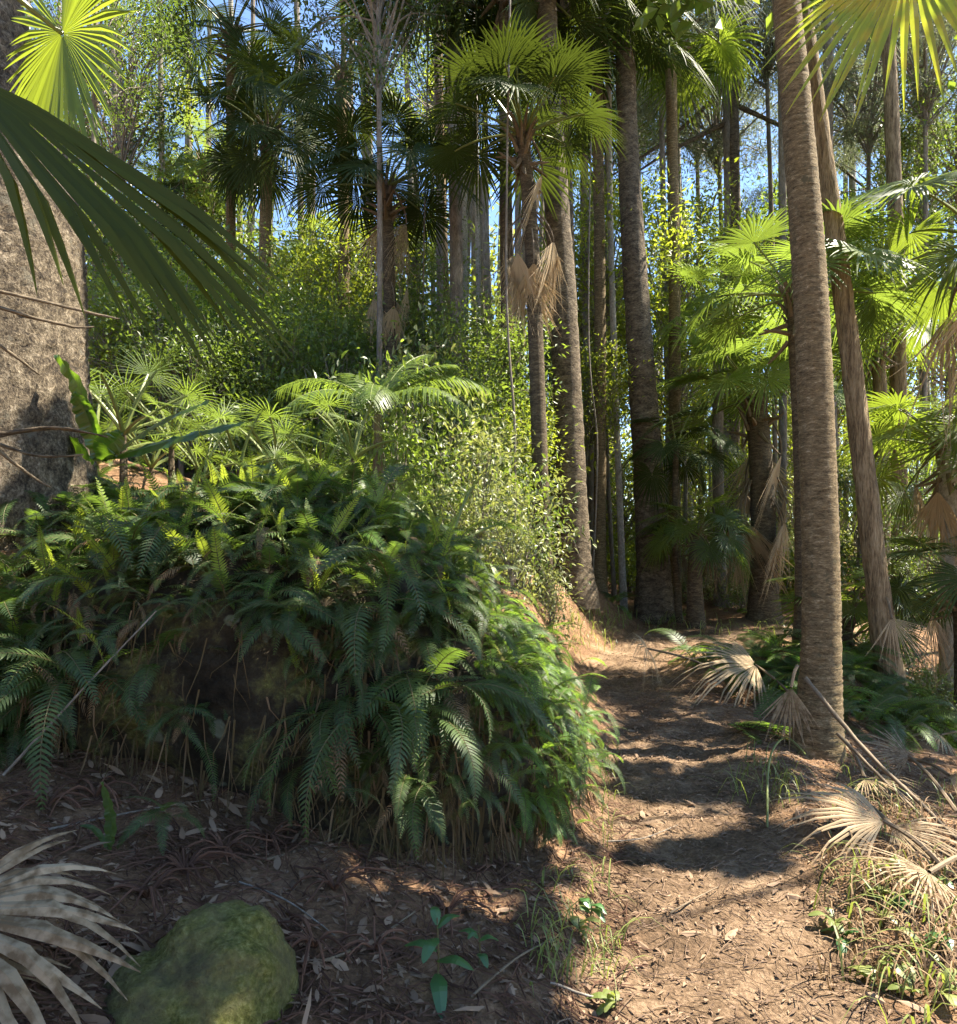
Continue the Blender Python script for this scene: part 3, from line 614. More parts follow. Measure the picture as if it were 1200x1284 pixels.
# shrubs
for k, (px, d, s, kind) in enumerate([(640, 6.8, .45, 'pale'), (690, 7.4, .30, 'pale'), (600, 7.4, .6, 'pale'), (655, 8.4, .6, 'broad'), (560, 8.2, .6, 'broad')]):
    x = (px - 600) / F * d
    shrub('pale sunlit shrub with cream green leaves behind the fern boulder', 'pale shrubs behind the boulder', V3(x, d, gz(x, d) - .05), kind, s, rg, sz=1.25)
for k, (px, d, s) in enumerate([(500, 7.6, .6), (545, 9, .8), (470, 8.8, .75), (585, 10.5, .9), (520, 11, .9), (430, 9.6, .8), (620, 9.4, .7)]):
    x = (px - 600) / F * d
    shrub('airy light green sapling growing out of the bank thicket', 'light green saplings of the bank thicket', V3(x, d, gz(x, d) + .2), ('broad', 'pale', 'broad')[k % 3], s, rg, sz=1.5)
for k in range(46):
    px = rg.uniform(110, 690); d = rg.uniform(8, 16); x = (px - 600) / F * d
    kd = ('broad', 'dark', 'dark', 'yellow', 'pale')[int(rg.integers(0, 5))]
    shrub('leafy shrub in the thicket on the bank behind the boulder', 'shrubs of the bank thicket', V3(x, d, gz(x, d) - .05), kd, rg.uniform(.5, 1.0), rg, sz=rg.uniform(.9, 1.4))
for k in range(64):
    px = rg.uniform(690, 1280); d = rg.uniform(12.8, 26); x = (px - 600) / F * d
    kd = ('broad', 'pale', 'yellow', 'yellow')[int(rg.integers(0, 4))]  # yellow and pale kinds carry the missing sunlight in their leaf colour
    shrub('leafy shrub under the thin trunks beyond the path', 'shrubs under the far trunks', V3(x, d, gz(x, d) - .05), kd, rg.uniform(.45, .95), rg, sz=rg.uniform(.7, 1.2))
for k in range(16):
    px = rg.uniform(1090, 1330); d = rg.uniform(7.6, 11.5); x = (px - 600) / F * d
    shrub('dark low shrub in the shaded gully beside the path', 'dark shrubs in the gully', V3(x, d, gz(x, d) - .08), 'dark', rg.uniform(.3, .55), rg, sz=.8)

# the far wood that closes the distance: one mass
mb = MB(); rg = np.random.default_rng(8)
n = 62000
a = rg.uniform(-50, 50, n); d = rg.uniform(27, 46, n)
x = d * np.tan(np.radians(a)); zg = ground(x, d)
h = rg.beta(1.0, 2.2, n) * (11 + 7 * fbm(a * .16, d * .05, 70, 3))
P = np.stack([x, d, zg + h], 1)
for k in range(2):
    m_ = (np.arange(n) % 2 == k); q_ = int(m_.sum())
    leaf_cards(mb, P[m_], rg.normal(size=(q_, 3)), rg.normal(size=(q_, 3)) * .6 + V3(0, 0, 1), rg.uniform(.22, .48, q_), rg.uniform(.10, .20, q_), mat=2 * k)
for k in range(70):
    a = rad(rg.uniform(-46, 46)); d = rg.uniform(26, 42); x = d * math.tan(a); z = gz(x, d)
    tube(mb, [(x, d, z - .3), (x + rg.uniform(-.3, .3), d, z + 7), (x + rg.uniform(-.5, .5), d, z + 15)], [.17, .14, .08], 7, 1)
tag(obj('far_woods', mb.mesh('far_woods', [M['broad_yellow'], M['bark_grey'], M['broad_pale']])), 'far wood reading as one mass of leaves and trunks', 'woods', kind='stuff')  # light leaf colours brighten the far mass in place of sun

# ---------------------------------------------------------------- the boulder
BC = V3(-1.03, 4.6, 0)
def boulder():
    nt_, nv = 230, 130
    th = np.linspace(0, 2 * PI, nt_, endpoint=False); t = np.linspace(-.25, 1, nv)
    T, TH = np.meshgrid(t, th, indexing='ij')
    tt = np.clip(T, 0, 1)
    r = (1 - tt ** 3.3) ** (1 / 2.2)
    c, s = np.cos(TH), np.sin(TH)
    se = lambda v: np.sign(v) * np.abs(v) ** .66
    front = np.clip(-s + .15, 0, 1)
    r = r * (1 - .17 * np.exp(-((T - .22) / .2) ** 2) * front * smooth((.35 - c) / .6))
    x = BC[0] + np.where(c < 0, 1.70, 1.50) * r * se(c); y = BC[1] + 1.60 * r * se(s)
    z = -.12 + T * 1.90 * (1 - .33 * smooth((x + 1.0) / 1.6)) 
    nz = fbm(x * 1.1 + z * .7, y * 1.1 - z * .9, 31, 4) * .38 + fbm(TH * 2.2, z * 2.6, 35, 4) * .14 - np.abs(fbm(TH * 4.5 + z, z * 5.5, 37, 4)) * .16 + .04
    k = smooth((1 - tt) / .3)
    x = x + nz * .5 * c * k; y = y + nz * .5 * s * k; z = z + nz * .35 * (1 - k) 
    v = np.stack([x, y, z], -1)
    i_ = np.arange(nv - 1)[:, None] * nt_; j_ = np.arange(nt_)[None]; k_ = (j_ + 1) % nt_
    f = np.stack([i_ + j_, i_ + k_, i_ + nt_ + k_, i_ + nt_ + j_], -1).reshape(-1, 4)
    return v.reshape(-1, 3), f
bv, bf = boulder()
mb = MB(); mb.add(bv, bf)
o = obj('boulder', mb.mesh('boulder', M['boulder'], origin=BC, smooth_=True), loc=BC)
tag(o, 'huge mossy boulder with lichen spots, overgrown by ferns, beside the dirt path', 'boulder')
fc = bv[bf].mean(1); e1 = bv[bf[:, 1]] - bv[bf[:, 0]]; e2 = bv[bf[:, 3]] - bv[bf[:, 0]]
fn = np.cross(e1, e2); fa = np.linalg.norm(fn, axis=1); fn /= fa[:, None] + 1e-12
def project(p): return 600 + F * p[..., 0] / p[..., 1], HOR - F * (p[..., 2] - EYE) / p[..., 1]

# smaller moss rock in front
def small_rock(c, r, seed, squash=(1, 1, 1)):
    nt_, nv = 130, 80
    th = np.linspace(0, 2 * PI, nt_, endpoint=False); ph = np.linspace(-PI / 2 * .7, PI / 2, nv)
    P_, T_ = np.meshgrid(ph, th, indexing='ij')
    cp = np.cos(P_) ** .7
    d = np.stack([cp * np.cos(T_) * squash[0], cp * np.sin(T_) * squash[1], np.sin(P_) * squash[2]], -1)
    k = 1 + fbm(d[..., 0] * 2 + seed, d[..., 1] * 2 + d[..., 2] * 1.7, seed, 5) * .24 - np.abs(fbm(d[..., 0] * 3.1 + 5, d[..., 2] * 3.1 + d[..., 1] * 2.2, seed + 3, 4)) * .05
    v = (np.asarray(c) + d * k[..., None] * r).reshape(-1, 3)
    i_ = np.arange(nv - 1)[:, None] * nt_; j_ = np.arange(nt_)[None]; k_ = (j_ + 1) % nt_
    return v, np.stack([i_ + j_, i_ + k_, i_ + nt_ + k_, i_ + nt_ + j_], -1).reshape(-1, 4)
c = at(248, 1312, 2.0)
mb = MB(); mb.add(*small_rock(c, .31, 4, (.98, .85, 1.08)))
tag(obj('mossy_rock', mb.mesh('mossy_rock', M['mossy'], origin=c, smooth_=True), loc=c), 'rounded rock under green moss in the shade, beside the dry grey palm frond', 'rock')
# ---------------------------------------------------------------- ferns
rg = np.random.default_rng(31)
fp = dict(lean=62, profile='fern', rr=.0035, stations=3)
FERN = {
    'arch': [pinnate(rg, rg.uniform(.46, .62), 26, .085, .0135, a0, a1, [M['fern'], M['rachis']], pdroop=.3, **fp) for a0, a1 in ((75, -35), (60, -50), (50, -65), (70, -10), (40, -70))],
    'hang': [pinnate(rg, rg.uniform(.46, .72), 32, .080, .0110, a0, a1, [M['fern'], M['rachis']], pdroop=.22, **fp) for a0, a1 in ((50, -80), (20, -88), (35, -70), (30, -92), (60, -85))],
    'dry': [pinnate(rg, rg.uniform(.3, .45), 20, .05, .009, a0, a1, [M['straw'], M['rachis']], pdroop=.6, **fp) for a0, a1 in ((10, -90), (-20, -92), (30, -95))],
    'up': [pinnate(rg, rg.uniform(.38, .5), 22, .062, .014, a0, a1, [M['fern_young'], M['rachis']], pdroop=.15, **fp) for a0, a1 in ((85, 60), (80, 30), (75, 50))],
    'bright': [pinnate(rg, rg.uniform(.34, .50), 26, .070, .011, a0, a1, [M['fern_bright'], M['rachis']], pdroop=.25, **fp) for a0, a1 in ((60, -60), (40, -80), (20, -85), (70, -30))],
}
def fern(label, group, p, out, n, kinds, spread, size, rg, name='fern', creep=.015):
    """one fern plant: fronds leave the root at p round the direction out"""
    t = thing(name, label, 'fern', p, group)
    a0 = math.atan2(out[1], out[0])
    for k in range(n):
        f = FERN[kinds[int(rg.integers(0, len(kinds)))]]
        a = a0 + spread * ((k + .5) / n * 2 - 1) + rg.uniform(-.25, .25)
        q = zrot(a) @ Quaternion((1, 0, 0), rg.uniform(-.5, .5))
        obj('frond', f[int(rg.integers(0, len(f)))], t, rg.normal(size=3) * V3(1, 1, .6) * creep, q, size * rg.uniform(.7, 1.2))
    return t
cum = np.cumsum(fa) / fa.sum()
n_f = 0; spots = []
for _ in range(16000):
    if n_f >= 200: break
    k = int(np.searchsorted(cum, rg.uniform())); p = fc[k]; nn = fn[k]
    if p[2] < .15 or p[2] < gz(p[0], p[1]) + .05: continue
    vd = nrm(p - V3(0, 0, EYE))
    if np.dot(nn, vd) > .35 and nn[2] < .5: continue
    px, py = project(p)
    if 105 < px < 400 and 800 < py < 985 and rg.uniform() < .95: continue
    if px < 640 and py > 965 and rg.uniform() < .8: continue
    if px < 430 and py > 900: continue
    if any(np.linalg.norm(p - q) < (.105 if nn[2] < .6 else .14) for q in spots): continue
    spots.append(p); n_f += 1
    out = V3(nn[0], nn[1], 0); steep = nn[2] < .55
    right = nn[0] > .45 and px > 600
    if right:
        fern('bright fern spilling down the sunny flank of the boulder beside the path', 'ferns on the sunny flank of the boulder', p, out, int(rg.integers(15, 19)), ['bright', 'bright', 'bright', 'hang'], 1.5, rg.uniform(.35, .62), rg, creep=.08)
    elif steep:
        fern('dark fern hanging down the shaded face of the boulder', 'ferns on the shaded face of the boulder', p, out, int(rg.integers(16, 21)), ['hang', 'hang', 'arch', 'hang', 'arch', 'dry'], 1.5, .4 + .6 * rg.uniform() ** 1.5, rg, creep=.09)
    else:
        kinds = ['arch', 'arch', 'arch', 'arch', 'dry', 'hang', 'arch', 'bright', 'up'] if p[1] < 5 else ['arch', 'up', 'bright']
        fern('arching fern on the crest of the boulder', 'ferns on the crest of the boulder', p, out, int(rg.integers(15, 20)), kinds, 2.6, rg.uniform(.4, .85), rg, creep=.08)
def fern_at(label, group, px, d, n, kinds, size, out=(0, -1), spread=2.9, lift=0.0):
    x = (px - 600) / F * d
    return fern(label, group, V3(x, d, gz(x, d) + lift), out, n, kinds, spread, size, rg)
for k in range(40):
    x = rg.uniform(2.7, 4.8); y = rg.uniform(7.0, 9.2)
    if path_u(np.array([x]), np.array([y]))[0] < .6: continue
    fern('fern in the shaded bed between the path and the ringed palm', 'ferns in the bed beyond the ringed palm', V3(x, y, gz(x, y)), (-.3, -1), 11, ['arch', 'bright', 'bright'], 3.0, rg.uniform(1.1, 1.5), rg, creep=.08)
for k in range(22):
    x = rg.uniform(3.0, 5.2); y = rg.uniform(6.6, 8.6)
    fern('drooping fern on the gully slope between the two leaning trunks', 'ferns on the gully slope', V3(x, y, gz(x, y)), (-.3, -1), 7, ['arch', 'hang'], 3.0, rg.uniform(.8, 1.2), rg)
for k, (px, d, s) in enumerate([(20, 3.5, .8), (60, 3.7, .9), (110, 3.9, .8), (5, 3.9, .8), (150, 4.2, .8), (40, 4.2, .8), (90, 3.55, .7), (25, 3.15, .6), (-30, 3.4, .8), (130, 4.6, .9), (70, 4.4, .9), (10, 3.3, .9), (45, 3.3, .8), (80, 3.75, .9), (120, 3.6, .8), (140, 3.85, .9), (0, 4.4, .9), (30, 3.85, .8), (100, 4.2, 1.0)]):
    fern_at('glossy fern on the litter slope under the massive flaky tree', 'ferns on the litter slope', px, d, 10, ['arch', 'hang', 'arch', 'arch'], s)
for k in range(24):
    fern_at('fern crowded on the rise between the flaky tree and the boulder', 'ferns beside the flaky tree', rg.uniform(30, 210), rg.uniform(4.1, 5.2), 9, ['arch', 'arch', 'hang', 'bright'], rg.uniform(.6, 1.0), lift=.03)
for k in range(18):
    px = rg.uniform(100, 620); d = rg.uniform(5.6, 7.4)
    fern_at('sunlit fern on the bank behind the boulder', 'ferns on the bank behind the boulder', px, d, 6, ['bright', 'arch', 'up'], rg.uniform(.7, 1.1))
for k in range(8):
    px = rg.uniform(700, 1250); d = rg.uniform(12.6, 15)
    fern_at('fern by the far bend of the path', 'ferns by the far bend', px, d, 6, ['arch', 'bright'], rg.uniform(.8, 1.3))
# the flat feathery frond lying beside the ringed palm
ff = pinnate(rg, .95, 26, .22, .022, 10, -22, [M['fern_bright'], M['rachis']], lean=64, pdroop=.2, profile='fern', rr=.006, base=.1)
p0 = on_ground(912, 918); t = thing('tree_fern', 'feathery bright fern frond sprawling at the foot of the ringed palm trunk', 'fern', p0)
for a, s in ((-.55, 1.0), (-.85, .8), (-.25, .85), (.3, .55), (-1.3, .6)):
    obj('frond', ff, t, (0, 0, .06), zrot(a) @ Quaternion((1, 0, 0), -.35), s)

# ---------------------------------------------------------------- nest fern beside the big trunk
b = at(122, 578, 4.35); t = thing('nest_fern', "bird's nest fern with long wavy strap leaves at the foot of the flaky tree", 'fern', b)
for pts, w, side in (
    ([at(122, 578, 4.35), at(112, 520, 4.3), at(96, 480, 4.3), at(70, 445, 4.32)], .16, (1, -.6, 0)),
    ([at(122, 578, 4.35), at(118, 545, 4.3), at(104, 510, 4.25), at(92, 492, 4.2)], .17, (1, -.4, .3)),
    ([at(128, 576, 4.3), at(158, 556, 4.2), at(205, 526, 4.15), at(262, 503, 4.1)], .13, (.1, .8, .6)),
    ([at(130, 576, 4.3), at(180, 562, 4.15), at(240, 545, 4.05), at(306, 530, 4.0)], .11, (.1, .7, .7)),
    ([at(126, 576, 4.3), at(134, 560, 4.2), at(145, 552, 4.15), at(152, 540, 4.1)], .16, (1, -.3, 0)),
    ([at(118, 580, 4.4), at(100, 560, 4.5), at(80, 555, 4.5), at(60, 575, 4.4)], .12, (.3, -.6, .8))):
    mb = MB(); strap_leaf(mb, pts, w, side, 26, .22, rg, wave=.10); obj('leaf', mb.mesh('leaf', M['strap'], origin=b), t)

# ---------------------------------------------------------------- low fan palms in the sun behind the boulder
def low_palm(label, group, px, py, d, nf, size, kind='palm_lit', ground_py=None):
    top = at(px, py, d); base = V3(top[0], top[1], gz(top[0], top[1]))
    t = thing('young_palm', label, 'palm', base, group)
    h = max(.08, top[2] - base[2])
    mb = MB(); tube(mb, [(0, 0, -.1), (0, 0, h * .5), (0, 0, h)], [.035, .03, .022], 8); obj('stem', mb.mesh('stem', M['bark_palm_dark']), t)
    for k in range(nf):
        c = SMALLF[kind][k % len(SMALLF[kind])]; a = k * 2.4 + rg.uniform(-.4, .4)
        obj('frond', c[1], t, (0, 0, h), zrot(a) @ Quaternion((1, 0, 0), rg.uniform(-.4, .4)), size * rg.uniform(.8, 1.15))
    return t
lp = 'young fan palm glowing in the sun on the bank behind the boulder'
for px, py, d, nf, s in ((155, 545, 5.6, 9, .9), (215, 560, 6.0, 8, .8), (300, 590, 5.8, 8, .85), (350, 600, 6.2, 8, .9), (400, 605, 6.4, 8, .8), (255, 600, 5.6, 8, .7), (120, 590, 6.2, 8, 1.0), (330, 625, 5.6, 7, .6), (190, 590, 6.8, 8, .8), (450, 620, 6.8, 7, .7)):
    low_palm(lp, 'young fan palms on the sunny bank', px, py, d, nf, s)
low_palm('little palm on a thin bare stem with a fringe of pale fans', None, 443, 575, 6.6, 8, .95)
low_palm('flat low palm fan catching light at the top of the boulder', None, 565, 690, 5.6, 5, .85)
# feather palm: arching comb-like fronds
pf = [pinnate(rg, 1.25, 34, .36, .024, a0, a1, [M['palm_lit'], M['petiole']], lean=60, pdroop=pd, profile='palm', rr=.010, base=.25, vee=.1) for a0, a1, pd in ((80, 20, .5), (65, -25, .7), (50, -45, .8), (72, 0, .6))]
b = foot(474, 7.4); t = thing('feather_palm', 'young feather palm with arching comb-like fronds above the boulder', 'palm', b)
hd = at(474, 520, 7.4)
mb = MB(); tube(mb, [(0, 0, -.1), (0, 0, (hd - b)[2] * .6), hd - b], [.06, .055, .04], 9); obj('trunk', mb.mesh('trunk', M['dead_petiole']), t)
for a, k, s in ((.1, 1, 1.05), (3.0, 1, 1.0), (.9, 0, .9), (-.6, 2, 1.0), (3.8, 2, .9), (-1.5, 2, .9), (2.2, 3, .95), (-.1, 3, .8)):
    obj('frond', pf[k], t, hd - b, zrot(a), s)

# ---------------------------------------------------------------- near fronds overhead
def near_frond(t, label, c, a, n, R, mat, stem_from, **kw):
    o0 = np.array(t.location); mb = MB(); rg_ = np.random.default_rng(kw.pop('seed', 3))
    fan_blade(mb, c, a, n, R, rg_, **kw)
    q = spline([stem_from, stem_from * .4 + c * .6 + V3(0, 0, .08), c], 10); tube(mb, q, np.linspace(.016, .009, 10), 6, 1)
    o = obj('frond', mb.mesh('frond', [M[mat], M['petiole']], origin=o0), t)
    if label: o['label'] = label
    return o
pb = V3(-2.5, 1.35, gz(-2.5, 1.35)); pt = V3(-2.45, 1.4, 2.75)
t = thing('fan_palm', 'fan palm whose dark frond and sunny yellow frond reach in over the flaky tree', 'palm', pb)
me, _ = trunk_mesh([pb - V3(0, 0, .2), pb * .5 + pt * .5, pt], [.12, .11, .10], M['bark_palm'], 12, 1, rng, 40, .03, .3, origin=pb); obj('trunk', me, t)
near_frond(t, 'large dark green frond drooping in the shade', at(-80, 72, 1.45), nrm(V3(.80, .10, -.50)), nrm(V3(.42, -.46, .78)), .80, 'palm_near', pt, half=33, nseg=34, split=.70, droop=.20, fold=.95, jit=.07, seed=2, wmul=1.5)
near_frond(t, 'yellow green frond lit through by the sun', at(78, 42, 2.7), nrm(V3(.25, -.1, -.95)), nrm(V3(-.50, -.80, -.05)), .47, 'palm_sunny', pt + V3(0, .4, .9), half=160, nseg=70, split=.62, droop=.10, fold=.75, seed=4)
for k, a in enumerate((2.2, 3.0, 3.9, 4.6)):
    obj('frond', FR['palm'][2 + 2 * k][1], t, pt - pb, zrot(a), .95)
pb = V3(3.9, 4.1, gz(3.9, 4.1)); pt = V3(3.7, 4.1, 5.3)
t = thing('fan_palm', 'fan palm with a yellow sunlit frond hanging above the leaning trunks', 'palm', pb)
me, _ = trunk_mesh([pb - V3(0, 0, .2), pb * .5 + pt * .5, pt], [.13, .11, .10], M['bark_palm'], 12, 1, rng, 40, .03, .3, origin=pb); obj('trunk', me, t)
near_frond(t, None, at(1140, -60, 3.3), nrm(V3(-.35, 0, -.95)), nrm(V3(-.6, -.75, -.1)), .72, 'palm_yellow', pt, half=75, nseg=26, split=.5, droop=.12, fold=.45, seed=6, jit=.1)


# ---------------------------------------------------------------- fallen dead fronds
def dead_fan(label, c, a, n, R, mat, half, nseg, droop, stem, seed, **kw):
    c = np.asarray(c, float)
    t = thing('dead_frond', label, 'palm frond', c); rg_ = np.random.default_rng(seed)
    mb = MB(); fan_blade(mb, c, a, n, R, rg_, half=half, nseg=nseg, droop=droop, jit=kw.pop('jit', .14), **kw)
    obj('blade', mb.mesh('blade', M[mat], origin=c), t)
    mb = MB(); tube(mb, spline([c, c * .5 + np.asarray(stem) * .5 + V3(0, 0, .03), stem], 8), np.linspace(.010, .014, 8), 6); obj('stalk', mb.mesh('stalk', M['dead_petiole'], origin=c), t)
    return t
def up(px, py, h, dmin=1.4):
    p = on_ground(px, py, dmin); p[2] += h; return p
dead_fan('dry grey spotted palm frond lying in the corner beside the mossy rock', at(-85, 1150, 1.75), V3(1, .1, -.05), V3(.1, -.55, .85), .44, 'grey_palm', 62, 19, .28, at(-260, 1100, 1.7), 3, split=.55, fold=.45, wmul=1.35, jit=.16)
dead_fan('second dry frond crumpled beneath the grey spotted one', at(-110, 1215, 1.72), V3(.8, .05, -.45), V3(.25, -.7, .7), .42, 'grey_palm', 45, 9, .35, at(-280, 1150, 1.7), 8, split=.5, fold=.4, wmul=.9)
dead_fan('tan dead frond combed out across the path edge before the sunny bend', up(948, 868, .28), V3(-.95, -.1, .12), V3(-.1, -.5, .85), .95, 'dead_palm', 85, 32, .42, up(1010, 905, .1), 5, split=.38, wmul=.75)
dead_fan('pale dead fan hanging against the foot of the ringed palm', at(992, 862, 5.1), V3(-.15, -.15, -1), V3(-.3, -1, .1), .40, 'grey_palm', 42, 16, .05, at(1000, 835, 5.2), 6, split=.5, wmul=.9)
dead_fan('dry wispy frond arching over the path before the bend', up(812, 862, .42), V3(-.3, -.3, .3), V3(0, -.6, .8), .50, 'dead_palm', 110, 22, .75, up(905, 868, .2), 7, split=.3, wmul=.55)
dead_fan('sunlit tan dead frond with curling fingers beside the path', up(1108, 1068, .14), V3(-.95, .12, .22), V3(-.15, -.55, .8), .50, 'dead_palm', 62, 22, .42, up(1190, 1110, .05), 9, split=.40, wmul=.8)
dead_fan('grey dead frond drooping into the grass beside the path', up(1120, 1068, .12), V3(.45, -.75, -.25), V3(-.2, -.5, .8), .48, 'grey_palm', 70, 22, .35, up(1060, 1020, .1), 10, split=.35, wmul=.6)
dead_fan('pale dead fan among the sticks behind the sunlit dead frond', up(1140, 985, .2), V3(-.8, .2, .25), V3(-.1, -.6, .8), .42, 'grey_palm', 70, 20, .3, up(1200, 1040, .1), 12, split=.35, wmul=.6)
dead_fan('brown withered frond drooping at the foot of the rough red trunk', at(1118, 775, 7.5), V3(.25, -.4, -.85), V3(0, -1, .3), .55, 'dead_palm', 60, 22, .12, at(1112, 750, 7.65), 13, split=.3, wmul=.5)
dead_fan('grey dead frond sprawled on the gully edge', up(1190, 1000, .15), V3(.5, -.6, -.1), V3(-.1, -.6, .8), .5, 'grey_palm', 60, 20, .3, up(1140, 970, .1), 14, split=.35, wmul=.6)

def stick(name, label, pts, r0, r1, mat='dead_petiole', cat='stick', group=None, n=14):
    p = spline([np.asarray(q, float) for q in pts], n); p[1:-1] += rng.normal(size=(n - 2, 3)) * r0 * .12
    mb = MB(); tube(mb, p, np.linspace(r0, r1, n), 7, 0, rng, .12)
    return tag(obj(name, mb.mesh(name, M[mat], origin=p[0], smooth_=True), loc=p[0]), label, cat, group)
dead_fan('bleached dead frond flattened in the straw by the path', up(1165, 1125, .1), V3(-.6, -.5, .1), V3(-.1, -.5, .9), .42, 'grey_palm', 75, 24, .3, up(1230, 1100, .1), 21, split=.35, wmul=.6)
dead_fan('small brown dead frond tangled under the propped palm stalk', up(1085, 1000, .12), V3(.2, -.7, .1), V3(-.1, -.4, .9), .38, 'dead_palm', 75, 24, .4, up(1060, 950, .12), 22, split=.3, wmul=.6)
dead_fan('tan dead frond half buried in ferns beyond the leaning rough trunk', up(1180, 935, .1), V3(-.8, -.3, .1), V3(0, -.5, .9), .55, 'dead_palm', 75, 26, .4, up(1260, 930, .15), 23, split=.35, wmul=.65)
stick('stick', 'long thin grey stick leaning on the shaded side of the boulder', [at(4, 972, 2.75), at(100, 868, 2.87), at(196, 766, 3.0)], .0065, .003, 'bark_grey')
stick('dead_stalk', 'dead palm stalk propped from the ringed palm down to the grass', [at(1010, 850, 5.0), at(1080, 935, 4.6), at(1200, 1052, 4.0)], .016, .012)
stick('dead_stalk', 'thin fallen stalk below the propped palm stalk', [at(1050, 920, 5.0), at(1120, 990, 4.5), at(1210, 1075, 4.0)], .012, .009)
for k, (p, q, r_) in enumerate((((-15, 362), (112, 392), (150, 400)), ((-15, 382), (80, 408), (118, 410)), ((-10, 425), (30, 455), (50, 470)), ((-8, 548), (60, 538), (125, 545)), ((-8, 555), (50, 572), (105, 570)), ((-8, 560), (30, 590), (65, 612)), ((-8, 545), (70, 536), (135, 548)))):
    stick('dead_stalk', 'bare dead palm stalk jutting across the flaky trunk', [at(*p, 3.5), at(*q, 3.6), at(*r_, 3.65)], .010, .004, 'bark_conifer', group='dead stalks across the flaky trunk')
stick('liana', 'thin bent vine at the path edge beside the sunlit dead frond', [up(962, 1040, 0), up(965, 1000, .22), up(985, 985, .3), up(1010, 1000, .25)], .007, .005, 'petiole', 'vine')

# ---------------------------------------------------------------- seedlings and small plants in front
def seedling(label, p, leaves, mat='seedling', h=.2):
    t = thing('seedling', label, 'plant', p)
    mb = MB(); tube(mb, [(0, 0, -.03), (.005, 0, h * .5), (0, .005, h)], [.004, .003, .002], 5); obj('stem', mb.mesh('stem', M['rachis']), t)
    for a, e, L, z in leaves:
        d = V3(math.cos(a) * math.cos(e), math.sin(a) * math.cos(e), math.sin(e))
        mb = MB(); s = V3(0, 0, z)
        strap_leaf(mb, [s, s + d * L * .5 + V3(0, 0, .01), s + d * L - V3(0, 0, L * .18)], L * .42, np.cross(d, V3(0, 0, 1)), 10, -.12, rg)
        obj('leaf', mb.mesh('leaf', M[mat]), t)
    return t
seedling('broad leaved seedling with glossy leaves in the litter below the boulder', on_ground(548, 1245), [(-1.4, -.3, .13, .05), (-.3, .1, .12, .09), (2.9, .2, .11, .12), (-1.9, .0, .11, .16), (.6, .35, .09, .19), (1.8, .5, .08, .2)], h=.22)
seedling('small glossy seedling with rounded leaves beside the larger one', on_ground(600, 1215), [(-1.2, .1, .08, .05), (.2, .1, .07, .09), (2.6, .2, .08, .1), (-2.2, .2, .06, .12)], h=.14)
for k in range(15):
    px, py = ((1090, 1165), (1130, 1120), (1170, 1190), (1060, 1190), (1180, 1260), (1120, 1240), (770, 1130), (730, 1190), (800, 1250), (1150, 1080))[k % 10]
    q = on_ground(px + rng.uniform(-45, 45), py + rng.uniform(-25, 25))
    n_ = int(rng.integers(4, 8))
    seedling('low green herb with narrow pointed leaves in the dry straw by the path', q, [(rng.uniform(0, 6.28), rng.uniform(-.1, .7), rng.uniform(.05, .12), rng.uniform(.01, .05)) for _ in range(n_)], 'grass' if k % 3 else 'seedling', h=.07)['group'] = 'low herbs along the path'
p0 = on_ground(137, 1068); t = thing('strap_fern', 'single upright notched fern leaf in the shaded litter', 'fern', p0)
mb = MB(); q = at(128, 980, p0[1]) - p0; strap_leaf(mb, [(0, 0, 0), q * .5 + V3(.02, 0, 0), q], .055, (1, -.3, 0), 24, .2, rg, wave=.12); obj('leaf', mb.mesh('leaf', M['fern']), t)
mb = MB(); q = at(100, 1035, p0[1]) - p0; strap_leaf(mb, [(0, 0, 0), q * .5 + V3(0, 0, .03), q], .03, (0, 1, .3), 16, .2, rg, wave=.12); obj('leaf', mb.mesh('leaf', M['fern']), t)
fern('little dark fern drooping among red fallen needles', None, on_ground(205, 1062) + V3(0, 0, .12), (-.2, -1), 6, ['hang', 'arch'], 1.8, .42, rg)
fern('small fern tuft at the mossy stump', None, at(385, 955, 3.0), (.1, -1), 4, ['hang'], .8, .6, rg)
# dead conifer sprays
def spray(label, p, n, seed, group=None):
    r_ = np.random.default_rng(seed); t = thing('conifer_spray', label, 'twig', p, group); mb = MB()
    for k in range(n):
        a = r_.uniform(0, 6.28); d = V3(math.cos(a), math.sin(a), 0); L = r_.uniform(.10, .20)
        q = spline([V3(0, 0, .0), d * L * .35 + V3(0, 0, L * .34), d * L * .8 + V3(0, 0, L * .26), d * L * 1.05 + V3(0, 0, r_.uniform(-.02, .05))], 9)
        tube(mb, q, np.linspace(.0045, .003, 9) * r_.uniform(.8, 1.2), 5, 0, r_, .35)
    obj('twig', mb.mesh('twig', M['red_litter']), t)
spray('curly red brown dead conifer sprays below the little dark fern', on_ground(232, 1098), 26, 3)
spray('upright tuft of dead conifer sprays near the mossy stump', on_ground(282, 1072), 16, 4)

